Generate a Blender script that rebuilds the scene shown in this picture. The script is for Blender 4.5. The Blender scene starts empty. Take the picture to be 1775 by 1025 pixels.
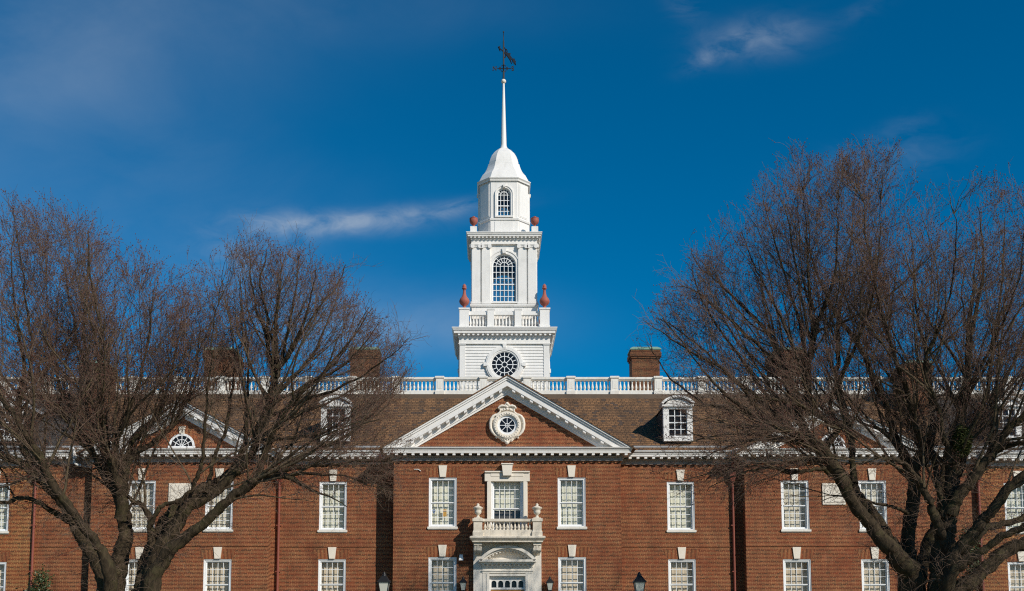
import bpy, math, random
import numpy as np
from math import sin, cos, tan, pi, radians, atan, sqrt
random.seed(7)
S = bpy.context.scene
COL = S.collection

# ------------------------------------------------------------------ camera
F, PITCH, CX, HOR = 1900.0, radians(6.0), 850.0, 1118.0      # focal length (px of the 1775 px photograph), tilt, vanishing point
PY0 = HOR - F*tan(PITCH)
CAMX, CAMZ = -0.9, 1.6
cam = bpy.data.cameras.new('camera')
co = bpy.data.objects.new('camera', cam); COL.objects.link(co)
co.location = (CAMX, 0, CAMZ); co.rotation_euler = (pi/2+PITCH, 0, 0)
cam.sensor_width = 36; cam.lens = 36*F/1775
cam.shift_x = (887.5-CX)/1775; cam.shift_y = (PY0-512.5)/1775
cam.clip_start = 0.1; cam.clip_end = 3000
S.camera = co

# ------------------------------------------------------------------ light, sky
SUN_EL, SUN_AZ = radians(33), radians(43)       # azimuth: degrees to the right of straight behind the camera
sd = (sin(SUN_AZ)*cos(SUN_EL), -cos(SUN_AZ)*cos(SUN_EL), sin(SUN_EL))
sun = bpy.data.lights.new('sun', 'SUN'); sun.energy = 4.2; sun.angle = radians(0.53); sun.color = (1, .93, .82)
so = bpy.data.objects.new('sun', sun); COL.objects.link(so)
so.location = (30, -30, 60); so.rotation_euler = (pi/2-SUN_EL, 0, SUN_AZ)
S.view_settings.view_transform = 'Standard'; S.view_settings.look = 'None'
S.cycles.use_denoising = False; S.cycles.filter_width = 1.15; S.cycles.sample_clamp_indirect = 3.0; S.cycles.sample_clamp_direct = 6.0
S.view_settings.exposure = 0.0; S.view_settings.gamma = 1

def at(px, py, Y):                                # photograph pixel -> world x, z on the vertical plane at distance Y
    t = (PY0-py)/F
    dz = Y*tan(atan(t)+PITCH)
    zc = Y*cos(PITCH)+dz*sin(PITCH)
    return (px-CX)*zc/F+CAMX, dz+CAMZ
def ZA(py, Y): return at(0, py, Y)[1]
def MPP(py, Y):                                   # metres per photograph pixel
    return (Y*cos(PITCH)+(ZA(py, Y)-CAMZ)*sin(PITCH))/F

class NT:                                         # small node helper
    def __init__(s, nt): s.nt = nt; nt.nodes.clear()
    def n(s, t, **kw):
        nd = s.nt.nodes.new(t)
        for k, v in kw.items():
            if k == 'ins':
                for i, val in v.items():
                    if hasattr(val, 'is_output'): s.nt.links.new(val, nd.inputs[i])
                    else: nd.inputs[i].default_value = val
            else: setattr(nd, k, v)
        return nd
    def math(s, op, a, b=None, c=None, clamp=False):
        nd = s.n('ShaderNodeMath', operation=op, use_clamp=clamp, ins={0: a})
        for i, v in ((1, b), (2, c)):
            if v is None: continue
            if hasattr(v, 'is_output'): s.nt.links.new(v, nd.inputs[i])
            else: nd.inputs[i].default_value = v
        return nd.outputs[0]
    def mix(s, f, a, b, mode='MIX'):
        nd = s.n('ShaderNodeMix', data_type='RGBA', blend_type=mode)
        for i, v in ((0, f), (6, a), (7, b)):
            if hasattr(v, 'is_output'): s.nt.links.new(v, nd.inputs[i])
            else: nd.inputs[i].default_value = v if i == 0 or len(v) == 4 else (*v, 1)
        return nd.outputs[2]
    def ramp(s, f, stops):
        nd = s.n('ShaderNodeMapRange', clamp=True, ins={0: f, 1: stops[0], 2: stops[1], 3: stops[2] if len(stops) > 2 else 0, 4: stops[3] if len(stops) > 3 else 1})
        return nd.outputs[0]

world = bpy.data.worlds.new('World'); S.world = world; world.use_nodes = True
w = NT(world.node_tree)
sky = w.n('ShaderNodeTexSky', sky_type='NISHITA', sun_disc=False, sun_elevation=SUN_EL, sun_rotation=pi-SUN_AZ, altitude=1200, air_density=1.0, dust_density=0.1, ozone_density=5.0)
hs = w.n('ShaderNodeHueSaturation', ins={'Hue': 0.4905, 'Saturation': 1.68, 'Value': 1.03, 'Color': sky.outputs[0]})
tc = w.n('ShaderNodeTexCoord')
sp = w.n('ShaderNodeSeparateXYZ', ins={0: tc.outputs['Generated']})
yy = w.math('MAXIMUM', sp.outputs[1], 0.02)
U = w.math('DIVIDE', sp.outputs[0], yy); V = w.math('DIVIDE', sp.outputs[2], yy)
front = w.ramp(sp.outputs[1], (0.05, 0.3))
def uv_of(px, py):
    x, z = at(px, py, 1000.0)
    return (x-CAMX)/1000, (z-CAMZ)/1000
uvw = w.n('ShaderNodeCombineXYZ', ins={0: U, 1: V, 2: 0.0}).outputs[0]
def cloud_noise(scale, stretch, rot, detail=7, rough=.6, dist=.6):
    m = w.n('ShaderNodeMapping', ins={0: uvw, 2: (0, 0, rot), 3: (scale, scale*stretch, 1)})
    return w.n('ShaderNodeTexNoise', ins={'Vector': m.outputs[0], 'Scale': 1.0, 'Detail': detail, 'Roughness': rough, 'Distortion': dist}).outputs[0]
n_fine = cloud_noise(26, 2.0, radians(-8)); n_big = cloud_noise(5, 1.6, radians(-25), 6, .55, .4); n_wisp = cloud_noise(60, 2.5, radians(-20), 6, .65, 1.0)
total = None
def cloud(px, py, ax, ay, rot, amp, noise, lo, hi):  # one wisp: an oval patch of the sky, torn by noise
    global total
    u0, v0 = uv_of(px, py); a, b = ax/F, ay/F; c, s_ = cos(rot), sin(rot)
    du = w.math('SUBTRACT', U, u0); dv = w.math('SUBTRACT', V, v0)
    p = w.math('DIVIDE', w.math('ADD', w.math('MULTIPLY', du, c), w.math('MULTIPLY', dv, s_)), a)
    q = w.math('DIVIDE', w.math('SUBTRACT', w.math('MULTIPLY', dv, c), w.math('MULTIPLY', du, s_)), b)
    r2 = w.math('ADD', w.math('MULTIPLY', p, p), w.math('MULTIPLY', q, q))
    g = w.math('EXPONENT', w.math('MULTIPLY', r2, -1.0))
    m = w.math('MULTIPLY', w.math('MULTIPLY', g, w.ramp(noise, (lo, hi))), amp)
    total = m if total is None else w.math('ADD', total, m)
cloud(560, 388, 150, 20, radians(0), .46, n_fine, .24, .74)
cloud(480, 396, 60, 30, radians(-8), .22, n_fine, .35, .7)
cloud(680, 376, 150, 17, radians(7), .40, n_fine, .24, .74)
cloud(790, 362, 60, 12, radians(18), .14, n_fine, .35, .7)
cloud(1318, 66, 88, 34, radians(8), .36, n_fine, .24, .78)
cloud(1245, 90, 55, 16, radians(28), .30, n_fine, .35, .7)
cloud(1490, 20, 60, 16, radians(25), .05, n_fine, .35, .7)
cloud(1190, 20, 50, 26, radians(-50), .08, n_fine, .35, .7)
cloud(1520, 280, 120, 34, radians(12), .12, n_fine, .35, .7)
cloud(1560, 225, 60, 20, radians(20), .07, n_fine, .35, .7)
cloud(20, 110, 560, 190, radians(20), .29, n_big, .10, .90)
cloud(260, 220, 420, 120, radians(-30), .10, n_big, .2, .9)
cloud(120, 430, 380, 130, radians(0), .12, n_big, .25, .75)
cloud(690, 570, 210, 60, radians(0), .34, n_big, .18, .62)
cloud(420, 460, 90, 60, radians(0), .20, n_fine, .35, .7)
cloud(520, 20, 500, 60, radians(0), .06, n_big, .25, .75)
cf = w.math('MULTIPLY', w.math('MINIMUM', total, 0.8), front)
skyc = w.mix(cf, hs.outputs[0], (4.8, 5.5, 6.4))
bg = w.n('ShaderNodeBackground', ins={0: skyc, 1: 0.092})
wo = w.n('ShaderNodeOutputWorld', ins={0: bg.outputs[0]})

# ------------------------------------------------------------------ materials
def mat(name):
    m = bpy.data.materials.new(name); m.use_nodes = True
    return m, NT(m.node_tree)
def finish(t, color, rough=.6, bump=None, bstr=.3, bdist=.02, spec=.4, metal=0.0):
    ins = {'Base Color': color if hasattr(color, 'is_output') else (*color, 1), 'Roughness': rough, 'Specular IOR Level': spec, 'Metallic': metal}
    if bump is not None: ins['Normal'] = t.n('ShaderNodeBump', ins={'Height': bump, 'Strength': bstr, 'Distance': bdist}).outputs[0]
    p = t.n('ShaderNodeBsdfPrincipled', ins=ins)
    t.n('ShaderNodeOutputMaterial', ins={0: p.outputs[0]})
def noise(t, vec, scale, detail=4, rough=.55):
    return t.n('ShaderNodeTexNoise', ins={'Vector': vec, 'Scale': scale, 'Detail': detail, 'Roughness': rough}).outputs[0]
def objco(t): return t.n('ShaderNodeTexCoord').outputs['Object']

def brick_mat(name, c1, c2, dark, mortar, vertical=False, rh=.0725, period=.343, pale=.2):
    """Flemish bond: stretchers and headers alternate in each course, every other course shifted half a period"""
    m, t = mat(name); o = objco(t)
    sx = t.n('ShaderNodeSeparateXYZ', ins={0: o})
    xy = t.math('ADD', sx.outputs[0], sx.outputs[1]); hz_ = sx.outputs[2]
    if vertical: xy, hz_ = hz_, xy
    v = t.math('DIVIDE', t.math('ADD', hz_, 100.0), rh); row = t.math('FLOOR', v); fv = t.math('FRACT', v)
    odd = t.math('MODULO', row, 2.0)
    u = t.math('ADD', t.math('DIVIDE', t.math('ADD', xy, 200.0), period), t.math('ADD', t.math('MULTIPLY', odd, .5), t.math('MULTIPLY', t.n('ShaderNodeTexWhiteNoise', noise_dimensions='1D', ins={1: row}).outputs[0], .35))); fu = t.math('FRACT', u)
    head = t.math('GREATER_THAN', fu, .665)
    ids = t.n('ShaderNodeCombineXYZ', ins={0: t.math('ADD', t.math('FLOOR', u), t.math('MULTIPLY', head, .5)), 1: row}).outputs[0]
    wn = t.n('ShaderNodeTexWhiteNoise', noise_dimensions='3D', ins={0: ids}); rnd = wn.outputs[0]
    rnd2 = t.n('ShaderNodeSeparateColor', ins={0: wn.outputs[1]}).outputs[1]
    jz = .0088/rh; jx = .0065/period
    mz = t.math('MAXIMUM', t.math('LESS_THAN', fv, jz), t.math('GREATER_THAN', fv, 1-jz))
    mx = t.math('MAXIMUM', t.math('LESS_THAN', fu, jx), t.math('LESS_THAN', t.math('ABSOLUTE', t.math('SUBTRACT', fu, .665)), jx))
    mm = t.math('MAXIMUM', mz, mx)
    base = t.mix(rnd, c1, c2)
    base = t.mix(t.math('MULTIPLY', t.math('GREATER_THAN', t.math('ADD', rnd2, t.math('MULTIPLY', head, .14)), .80), .8), base, dark)
    base = t.mix(t.ramp(noise(t, o, .35, 5), (.40, .70, 0, .45)), base, dark)
    base = t.mix(t.ramp(noise(t, t.n('ShaderNodeMapping', ins={0: o, 3: (2.2, 2.2, 5)}).outputs[0], 1.0, 6, .75), (.38, .62, .0, .55)), base, dark)
    base = t.mix(t.ramp(noise(t, t.n('ShaderNodeMapping', ins={0: o, 1: (7, 3, 1), 3: (2.6, 2.6, 6)}).outputs[0], 1.0, 6, .75), (.48, .72, .0, .5)), base, (.27, .085, .04))
    mort = t.mix(t.ramp(noise(t, o, .9, 5), (.32, .7, 0.05, .65)), mortar, c1)
    col = t.mix(mm, base, mort)
    col = t.mix(t.ramp(noise(t, o, 1.1, 6, .7), (.56, .8, 0, pale)), col, (.44, .25, .17))
    st = t.n('ShaderNodeMapping', ins={0: o, 3: (3.0, 3.0, .25)})
    col = t.mix(t.ramp(noise(t, st.outputs[0], 1.0, 5), (.5, .75, 0, .30)), col, dark)
    finish(t, col, .85, t.math('SUBTRACT', 1.0, mm), .35, .01, spec=.2)
    return m
M = {}
M['brick'] = brick_mat('red_brick', (.205, .039, .017), (.14, .029, .014), (.05, .024, .016), (.66, .34, .15), pale=.18)
M['brick_outer'] = brick_mat('tan_red_brick', (.22, .044, .018), (.15, .030, .014), (.055, .026, .016), (.80, .45, .17), pale=.08)
M['brick_chim'] = brick_mat('chimney_brick', (.15, .038, .018), (.09, .026, .014), (.04, .024, .016), (.42, .24, .11), pale=.08)
M['brick_arch'] = brick_mat('arch_brick', (.25, .046, .018), (.17, .034, .015), (.08, .032, .018), (.62, .33, .14), vertical=True, period=.5)

def paint(name, c, dirt=(.36, .34, .29), amt=.3, rough=.5, streak=True):
    m, t = mat(name); o = objco(t)
    f = t.ramp(noise(t, o, 1.1, 6, .65), (.5, .8, 0, amt))
    st = t.n('ShaderNodeMapping', ins={0: o, 3: (7, 7, .6)})
    g = t.ramp(noise(t, st.outputs[0], 1.0, 5, .6), (.52, .8, 0, amt if streak else 0))
    col = t.mix(t.math('MAXIMUM', f, g), c, dirt)
    if 'blind' in name: col = t.mix(t.n('ShaderNodeMapRange', ins={0: t.n('ShaderNodeObjectInfo').outputs['Random'], 1: 0.0, 2: 1.0, 3: 0.0, 4: .45}).outputs[0], col, dirt)
    finish(t, col, rough, noise(t, o, 14, 3), .12, .01)
    return m
M['white'] = paint('white_paint', (.81, .785, .745), amt=.32)
M['white_win'] = paint('white_window_paint', (.82, .83, .83), amt=.12)
M['white_old'] = paint('weathered_white_paint', (.78, .745, .67), dirt=(.42, .27, .13), amt=.42)
M['cream'] = paint('cream_stone', (.79, .725, .62), dirt=(.5, .40, .27), amt=.32, rough=.8)
M['lime'] = paint('weathered_limestone', (.73, .66, .55), dirt=(.22, .185, .12), amt=.6, rough=.85)
M['lime_clean'] = paint('limestone', (.76, .71, .63), dirt=(.42, .37, .30), amt=.35, rough=.85)
M['terra'] = paint('terracotta', (.36, .105, .075), dirt=(.2, .07, .05), amt=.5, rough=.7)
M['pipe'] = paint('brown_pipe_paint', (.25, .070, .045), dirt=(.15, .05, .04), amt=.4)
M['copper'] = paint('green_copper', (.20, .33, .26), dirt=(.1, .13, .1), amt=.5, rough=.8)
M['flash'] = paint('grey_flashing', (.33, .34, .35), dirt=(.15, .14, .13), amt=.5)
M['frieze'] = paint('shaded_white_frieze_paint', (.36, .30, .25), dirt=(.22, .17, .13), amt=.3)  # white frieze with the cornice's deep shade put into its colour
M['ridge'] = paint('shade_brown_ridge_flashing', (.13, .085, .05), dirt=(.05, .04, .03), amt=.6)  # flashing brown, darkened to paint in the gap shadow below the balustrade
M['black'] = paint('black_iron', (.012, .012, .013), dirt=(.03, .028, .025), amt=.4, rough=.45)
M['vane'] = paint('dark_iron', (.014, .013, .013), dirt=(.025, .022, .02), amt=.4, rough=.5)
M['wood'] = paint('orange_wood', (.42, .20, .05), dirt=(.22, .1, .03), amt=.5, rough=.4)
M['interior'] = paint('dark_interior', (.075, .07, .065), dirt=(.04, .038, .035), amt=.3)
M['blind_green'] = paint('pale_green_blind', (.78, .77, .64), dirt=(.48, .47, .38), amt=.25)
M['blind_tan'] = paint('tan_blind', (.66, .56, .43), dirt=(.46, .38, .28), amt=.3)
M['blind_cream'] = paint('cream_blind', (.72, .67, .55), dirt=(.52, .47, .38), amt=.3)
M['poster'] = paint('orange_paper', (.6, .33, .06), dirt=(.5, .25, .05), amt=.3)
M['poster_blue'] = paint('blue_paper', (.05, .12, .3), dirt=(.04, .1, .25), amt=.3)
M['leaf'] = paint('dark_leaf', (.05, .075, .025), dirt=(.03, .04, .012), amt=.6)
M['moss'] = paint('moss_green', (.06, .065, .012), dirt=(.035, .04, .01), amt=.6, rough=.9)

def roof_mat(name, c1, c2, c3):
    m, t = mat(name); o = objco(t)
    sx = t.n('ShaderNodeSeparateXYZ', ins={0: o})
    v = t.n('ShaderNodeCombineXYZ', ins={0: sx.outputs[0], 1: t.math('MULTIPLY', sx.outputs[2], 1.0)}).outputs[0]
    bt = t.n('ShaderNodeTexBrick', ins={'Vector': v, 'Color1': (0, 0, 0, 1), 'Color2': (1, 1, 1, 1), 'Mortar': (0, 0, 0, 1), 'Scale': 1.0, 'Mortar Size': .018, 'Mortar Smooth': .6, 'Brick Width': .24, 'Row Height': .14})
    bt.offset = .37
    base = t.mix(bt.outputs[0], c1, c2)
    base = t.mix(t.math('MULTIPLY', t.math('GREATER_THAN', bt.outputs[0], .90), .7), base, (.06, .055, .055))
    base = t.mix(t.ramp(noise(t, o, .5, 6, .65), (.42, .70, 0, .6)), base, c3)
    st = t.n('ShaderNodeMapping', ins={0: o, 3: (2.2, .3, .3)})
    base = t.mix(t.ramp(noise(t, st.outputs[0], 1.0, 5), (.46, .72, 0, .65)), base, c3)
    col = t.mix(t.math('MULTIPLY', bt.outputs[1], .95), base, (.03, .022, .018))
    finish(t, col, .85, t.math('SUBTRACT', 1, bt.outputs[1]), .6, .03, spec=.2)
    return m
M['roof'] = roof_mat('brown_shingle', (.27, .142, .066), (.155, .084, .042), (.075, .050, .033))
M['roof_grey'] = roof_mat('grey_slate', (.085, .074, .066), (.06, .054, .05), (.05, .044, .04))

def glass(name, refl=.09, dark=False):
    m, t = mat(name)
    gl = t.n('ShaderNodeBsdfGlossy', ins={0: (.9, .95, 1, 1), 1: .03})
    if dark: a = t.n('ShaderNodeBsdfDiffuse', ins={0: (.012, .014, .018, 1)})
    else: a = t.n('ShaderNodeBsdfTransparent', ins={0: (.95, .95, .935, 1)})
    lw = t.n('ShaderNodeLayerWeight', ins={0: .5})
    f = t.math('ADD', t.math('MULTIPLY', t.math('POWER', lw.outputs[1], 4.0), .6), refl-.03)
    mx = t.n('ShaderNodeMixShader', ins={0: f, 1: a.outputs[0], 2: gl.outputs[0]})
    t.n('ShaderNodeOutputMaterial', ins={0: mx.outputs[0]})
    return m
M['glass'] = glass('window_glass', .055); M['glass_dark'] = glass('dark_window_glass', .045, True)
m, t = mat('frosted_lamp_glass'); finish(t, (.55, .55, .48), .35); M['lampglass'] = m

def bark_mat(name, c1, c2, lichen, amt):
    m, t = mat(name); o = objco(t)
    mp = t.n('ShaderNodeMapping', ins={0: o, 3: (1, 1, .3)})
    n1 = noise(t, mp.outputs[0], 9, 6, .7)
    col = t.mix(t.ramp(n1, (.35, .68)), c1, c2)
    col = t.mix(t.ramp(noise(t, o, 1.3, 6, .7), (.50, .70, 0, amt)), col, lichen)
    finish(t, col, .9, n1, .9, .05, spec=.15)
    return m
M['bark'] = bark_mat('bark', (.022, .016, .010), (.076, .054, .032), (.08, .074, .030), .6)
M['branch'] = bark_mat('branch_bark', (.060, .043, .028), (.15, .108, .066), (.14, .125, .06), .5)
M['twig'] = bark_mat('twig_bark', (.150, .100, .074), (.21, .145, .104), (.18, .135, .09), .4)
M['bud'] = bark_mat('bud', (.11, .052, .042), (.15, .07, .052), (.10, .06, .045), .3)
m, t = mat('lawn'); o = objco(t); finish(t, t.mix(noise(t, o, .8, 8, .7), (.22, .17, .085), (.14, .12, .05)), .95, noise(t, o, 30, 4), .5, .05); M['lawn'] = m
m, t = mat('pavement'); o = objco(t); finish(t, t.mix(noise(t, o, 2, 8, .7), (.25, .24, .22), (.33, .31, .28)), .9); M['paving'] = m

# ------------------------------------------------------------------ mesh helper
class MB:
    def __init__(s): s.v = []; s.f = []; s.sm = []
    def add(s, vs, fs, smooth=False):
        o = len(s.v); s.v += [tuple(p) for p in vs]
        s.f += [tuple(i+o for i in f) for f in fs]; s.sm += [smooth]*len(fs)
        return s
    def box(s, x0, x1, y0, y1, z0, z1):
        return s.add([(x0, y0, z0), (x1, y0, z0), (x1, y1, z0), (x0, y1, z0), (x0, y0, z1), (x1, y0, z1), (x1, y1, z1), (x0, y1, z1)],
                     [(0, 3, 2, 1), (4, 5, 6, 7), (0, 1, 5, 4), (1, 2, 6, 5), (2, 3, 7, 6), (3, 0, 4, 7)])
    def cbox(s, x, y, hx, hy, z0, z1): return s.box(x-hx, x+hx, y-hy, y+hy, z0, z1)
    def prism(s, poly, y0, y1, T=None):            # polygon in (x, z), extruded along y
        T = T or (lambda u, z, d: (u, d, z)); n = len(poly)
        vs = [T(x, z, y0) for x, z in poly]+[T(x, z, y1) for x, z in poly]
        return s.add(vs, [tuple(range(n)), tuple(range(2*n-1, n-1, -1))]+[(i, i+n, (i+1) % n+n, (i+1) % n) for i in range(n)])
    def rings(s, rings, caps=True, smooth=False):   # loft closed rings of equal count
        n = len(rings[0]); vs = [p for r in rings for p in r]; fs = []
        for k in range(len(rings)-1):
            for i in range(n): j = (i+1) % n; fs.append((k*n+i, k*n+j, (k+1)*n+j, (k+1)*n+i))
        s.add(vs, fs, smooth)
        if caps:
            s.add(rings[0], [tuple(range(n-1, -1, -1))]); s.add(rings[-1], [tuple(range(n))])
        return s
    def lathe(s, cx, cy, prof, n=16, smooth=True):   # prof: (r, z)
        return s.rings([[(cx+r*cos(2*pi*i/n), cy+r*sin(2*pi*i/n), z) for i in range(n)] for r, z in prof], True, smooth)
    def sq(s, cx, cy, prof, smooth=False):           # square loft: (half, z)
        return s.rings([[(cx-h, cy-h, z), (cx+h, cy-h, z), (cx+h, cy+h, z), (cx-h, cy+h, z)] for h, z in prof], True, smooth)
    def octo(s, cx, cy, prof, ratio=.54, smooth=False):  # square with cut corners
        R = []
        for h, z in prof:
            c = h*ratio
            R.append([(cx+a, cy+b, z) for a, b in ((-c, -h), (c, -h), (h, -c), (h, c), (c, h), (-c, h), (-h, c), (-h, -c))])
        return s.rings(R, True, smooth)
    def tube(s, pts, rad, n=8, smooth=True):
        R = []
        for i, p in enumerate(pts):
            a = pts[max(i-1, 0)]; b = pts[min(i+1, len(pts)-1)]
            d = np.array(b, float)-np.array(a, float); d /= max(np.linalg.norm(d), 1e-6)
            u = np.cross(d, (0.13, .98, .1)); u /= max(np.linalg.norm(u), 1e-6); v = np.cross(d, u)
            r = rad[i] if hasattr(rad, '__len__') else rad
            R.append([tuple(np.array(p)+r*(u*cos(2*pi*k/n)+v*sin(2*pi*k/n))) for k in range(n)])
        return s.rings(R, True, smooth)
    def bar(s, p, q, wd, y0, y1, T=None):            # flat bar between two (x, z) points
        dx, dz = q[0]-p[0], q[1]-p[1]; L = max(sqrt(dx*dx+dz*dz), 1e-6); nx, nz = -dz/L*wd/2, dx/L*wd/2
        return s.prism([(p[0]-nx, p[1]-nz), (q[0]-nx, q[1]-nz), (q[0]+nx, q[1]+nz), (p[0]+nx, p[1]+nz)], y0, y1, T)
    def arc(s, cx, cz, r0, r1, a0, a1, y0, y1, n=16, T=None):  # flat ring sector
        T = T or (lambda u, z, d: (u, d, z))
        full = abs(a1-a0-2*pi) < 1e-4
        R = []
        for i in range(n+1):
            a = a0+(a1-a0)*i/n; c, q = cos(a), sin(a)
            R.append([T(cx+r0*c, cz+r0*q, y0), T(cx+r1*c, cz+r1*q, y0), T(cx+r1*c, cz+r1*q, y1), T(cx+r0*c, cz+r0*q, y1)])
        return s.rings(R, not full)
    def build(s, name, m, parent=None, loc=(0, 0, 0), base=(0, 0, 0)):
        me = bpy.data.meshes.new(name)
        v = [(x-base[0], y-base[1], z-base[2]) for x, y, z in s.v]
        me.from_pydata(v, [], s.f); me.materials.append(m)
        me.polygons.foreach_set('use_smooth', s.sm); me.update()
        o = bpy.data.objects.new(name, me); COL.objects.link(o); o.location = loc
        if parent: o.parent = parent
        return o
def tag(o, label=None, cat=None, group=None, kind=None):
    for k, v in (('label', label), ('category', cat), ('group', group), ('kind', kind)):
        if v: o[k] = v
    return o
def thing(name, loc, label, cat, group=None):
    o = bpy.data.objects.new(name, None); COL.objects.link(o); o.location = loc; o.empty_display_size = .3
    return tag(o, label, cat, group)
def copy_tree(o, parent=None, loc=None):
    c = o.copy(); COL.objects.link(c)
    if parent: c.parent = parent
    if loc is not None: c.location = loc
    for ch in list(o.children): copy_tree(ch, c)
    return c

# ------------------------------------------------------------------ ground
tag(MB().add([(-600, -200, 0), (600, -200, 0), (600, 900, 0), (-600, 900, 0)], [(0, 1, 2, 3)]).build('ground', M['lawn']), kind='structure')
tag(MB().box(-2.2, 2.2, -20, 53.6, .004, .03).build('path', M['paving']), kind='structure')

# ------------------------------------------------------------------ the building
YC, YW, YS, YO = 58.0, 59.1, 58.42, 59.0
XC, XS0, XS1, XW, XO = 6.07, 12.78, 22.35, 25.55, 40.0
XSA = (XS0+XS1)/2
WT = 11.40                                          # top of the brick
B = thing('government_building', (0, 59, 0), 'long red brick government building with white cornices, three pediments and rows of sash windows', 'building')
BB = (0, 59, 0)
def bpart(mb, name, m, parent=B): return mb.build(name, m, parent, base=BB)

WW = 48.5*MPP(870, YC); 
Z2T, Z2B = ZA(828, YC), ZA(913.5, YC)
Z1T = ZA(966, YC); HH = Z2T-Z2B; Z1B = Z1T-HH
CW, CZT, CZB = 63*MPP(870, YC), ZA(827, YC), ZA(935, YC)    # central window in its stone surround
def wall(x0, x1, y, holes, m, z0=0.0, z1=WT, sides=(), depth=.5, name='wall'):
    mb = MB()
    xs = sorted({x0, x1, *[h[0] for h in holes], *[h[1] for h in holes]}); zs = sorted({z0, z1, *[h[2] for h in holes], *[h[3] for h in holes]})
    for i in range(len(xs)-1):
        for j in range(len(zs)-1):
            a, b, c, d = xs[i], xs[i+1], zs[j], zs[j+1]; mx, mz = (a+b)/2, (c+d)/2
            if any(h[0] < mx < h[1] and h[2] < mz < h[3] for h in holes): continue
            mb.add([(a, y, c), (b, y, c), (b, y, d), (a, y, d)], [(0, 1, 2, 3)])
    for a, b, c, d in holes:
        e = y+depth
        mb.add([(a, y, c), (b, y, c), (b, y, d), (a, y, d), (a, e, c), (b, e, c), (b, e, d), (a, e, d)], [(0, 1, 5, 4), (1, 2, 6, 5), (2, 3, 7, 6), (3, 0, 4, 7)])
    for x, yb in sides: mb.add([(x, y, z0), (x, yb, z0), (x, yb, z1), (x, y, z1)], [(0, 1, 2, 3)])
    return bpart(mb, name, m)

def sash_window(w_, h_, cols, rows, blind, blind_h=1.0, ytop=0.05):  # origin: bottom centre on the wall face
    fr = MB(); b = .115
    x = w_/2
    fr.box(-x, -x+b, ytop, .24, 0, h_); fr.box(x-b, x, ytop, .24, 0, h_); fr.box(-x+b, x-b, ytop, .24, h_-b, h_); fr.box(-x+b, x-b, ytop, .24, 0, .06)
    bm = .04
    fr.box(-x+.003, -x+bm, ytop-.03, ytop, .003, h_-.003); fr.box(x-bm, x-.003, ytop-.03, ytop, .003, h_-.003); fr.box(-x+bm, x-bm, ytop-.03, ytop, h_-bm, h_-.003)
    root = fr.build('window', M['white_win'])
    xi = x-b; z0, z1 = .06, h_-b; zm = (z0+z1)/2-.01
    for (a, c, ya) in ((zm, z1, .115), (z0, zm, .165)):
        s = MB(); sb = .055; yb = ya+.045
        s.box(-xi, -xi+sb, ya, yb, a, c); s.box(xi-sb, xi, ya, yb, a, c); s.box(-xi+sb, xi-sb, ya, yb, c-.05, c); s.box(-xi+sb, xi-sb, ya, yb, a, a+(.05 if a > z0 else .085))
        u0, u1 = -xi+sb, xi-sb
        a2, c2 = a+(.05 if a > z0 else .085), c-.05
        for k in range(1, cols): px = u0+(u1-u0)*k/cols; s.box(px-.0125, px+.0125, ya+.004, yb-.004, a2, c2)
        for k in range(1, rows): pz = a2+(c2-a2)*k/rows; s.box(u0, u1, ya+.001, yb-.008, pz-.0125, pz+.0125)
        s.build('sash', M['white_win'], root)
        MB().add([(u0, ya+.022, a2), (u1, ya+.022, a2), (u1, ya+.022, c2), (u0, ya+.022, c2)], [(0, 1, 2, 3)]).build('pane', M['glass'], root)
    bl = MB(); zb = z1-(z1-z0)*blind_h
    n = 22
    vs = []; fs = []
    for i in range(n+1):
        px = -xi+2*xi*i/n; yv = .40+.012*sin(i*1.9)
        vs += [(px, yv, zb), (px, yv, z1)]
    fs = [(2*i, 2*i+2, 2*i+3, 2*i+1) for i in range(n)]
    bl.add(vs, fs, True); bl.build('blind', blind, root)
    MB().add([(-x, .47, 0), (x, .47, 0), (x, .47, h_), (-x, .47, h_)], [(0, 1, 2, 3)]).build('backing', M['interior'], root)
    return root
def add_sill(root, w_):
    MB().box(-w_/2-.06, w_/2+.06, -.08, .16, -.11, 0).box(-w_/2-.03, w_/2+.03, -.04, -.001, -.15, -.11).build('sill', M['white_old'], root)
def add_head(root, w_, h_, kh=.62, gap=.03):
    z = h_+gap
    MB().prism([(-.155, z), (.155, z), (.225, z+kh), (-.225, z+kh)], -.07, .02).build('keystone', M['cream'], root)
    k = .03; hw = w_/2
    MB().prism([(-hw-.02, z-k+.012), (-.16, z-k+.012), (-.215, z+kh-.12), (-hw-.27, z+kh-.12)], -.006, .01).prism([(hw+.02, z-k+.012), (hw+.27, z+kh-.12), (.215, z+kh-.12), (.16, z-k+.012)], -.006, .01).build('brick_arch', M['brick_arch'], root)

wins = []                                           # (x, z bottom, y wall, kind)
def cx(px, Y): return at(px, 900, Y)[0]
dx1 = 112*MPP(900, YC)
for s_ in (-1, 1):
    wins += [(s_*dx1, Z2B, YC, 'green'), (s_*dx1, Z1B, YC, 'tan')]
    xw = 302*MPP(900, YW)
    wins += [(s_*xw, Z2B-.06, YW, 'green'), (s_*xw, Z1B-.03, YW, 'tan')]
    for o_ in (-67.5, 67.5):
        xx = s_*(XSA)+o_*MPP(900, YS)
        wins += [(xx, Z2B-.10, YS, 'cream'), (xx, Z1B-.08, YS, 'tan')]
    xo = 27.75
    for k in range(3): wins += [(s_*(xo+k*4.1), Z2B-.14, YO, 'green'), (s_*(xo+k*4.1), Z1B-.18, YO, 'tan')]
H = {}
for x, z, y, k in wins: H.setdefault(y, []).append((x-WW/2, x+WW/2, z, z+HH))
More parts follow.
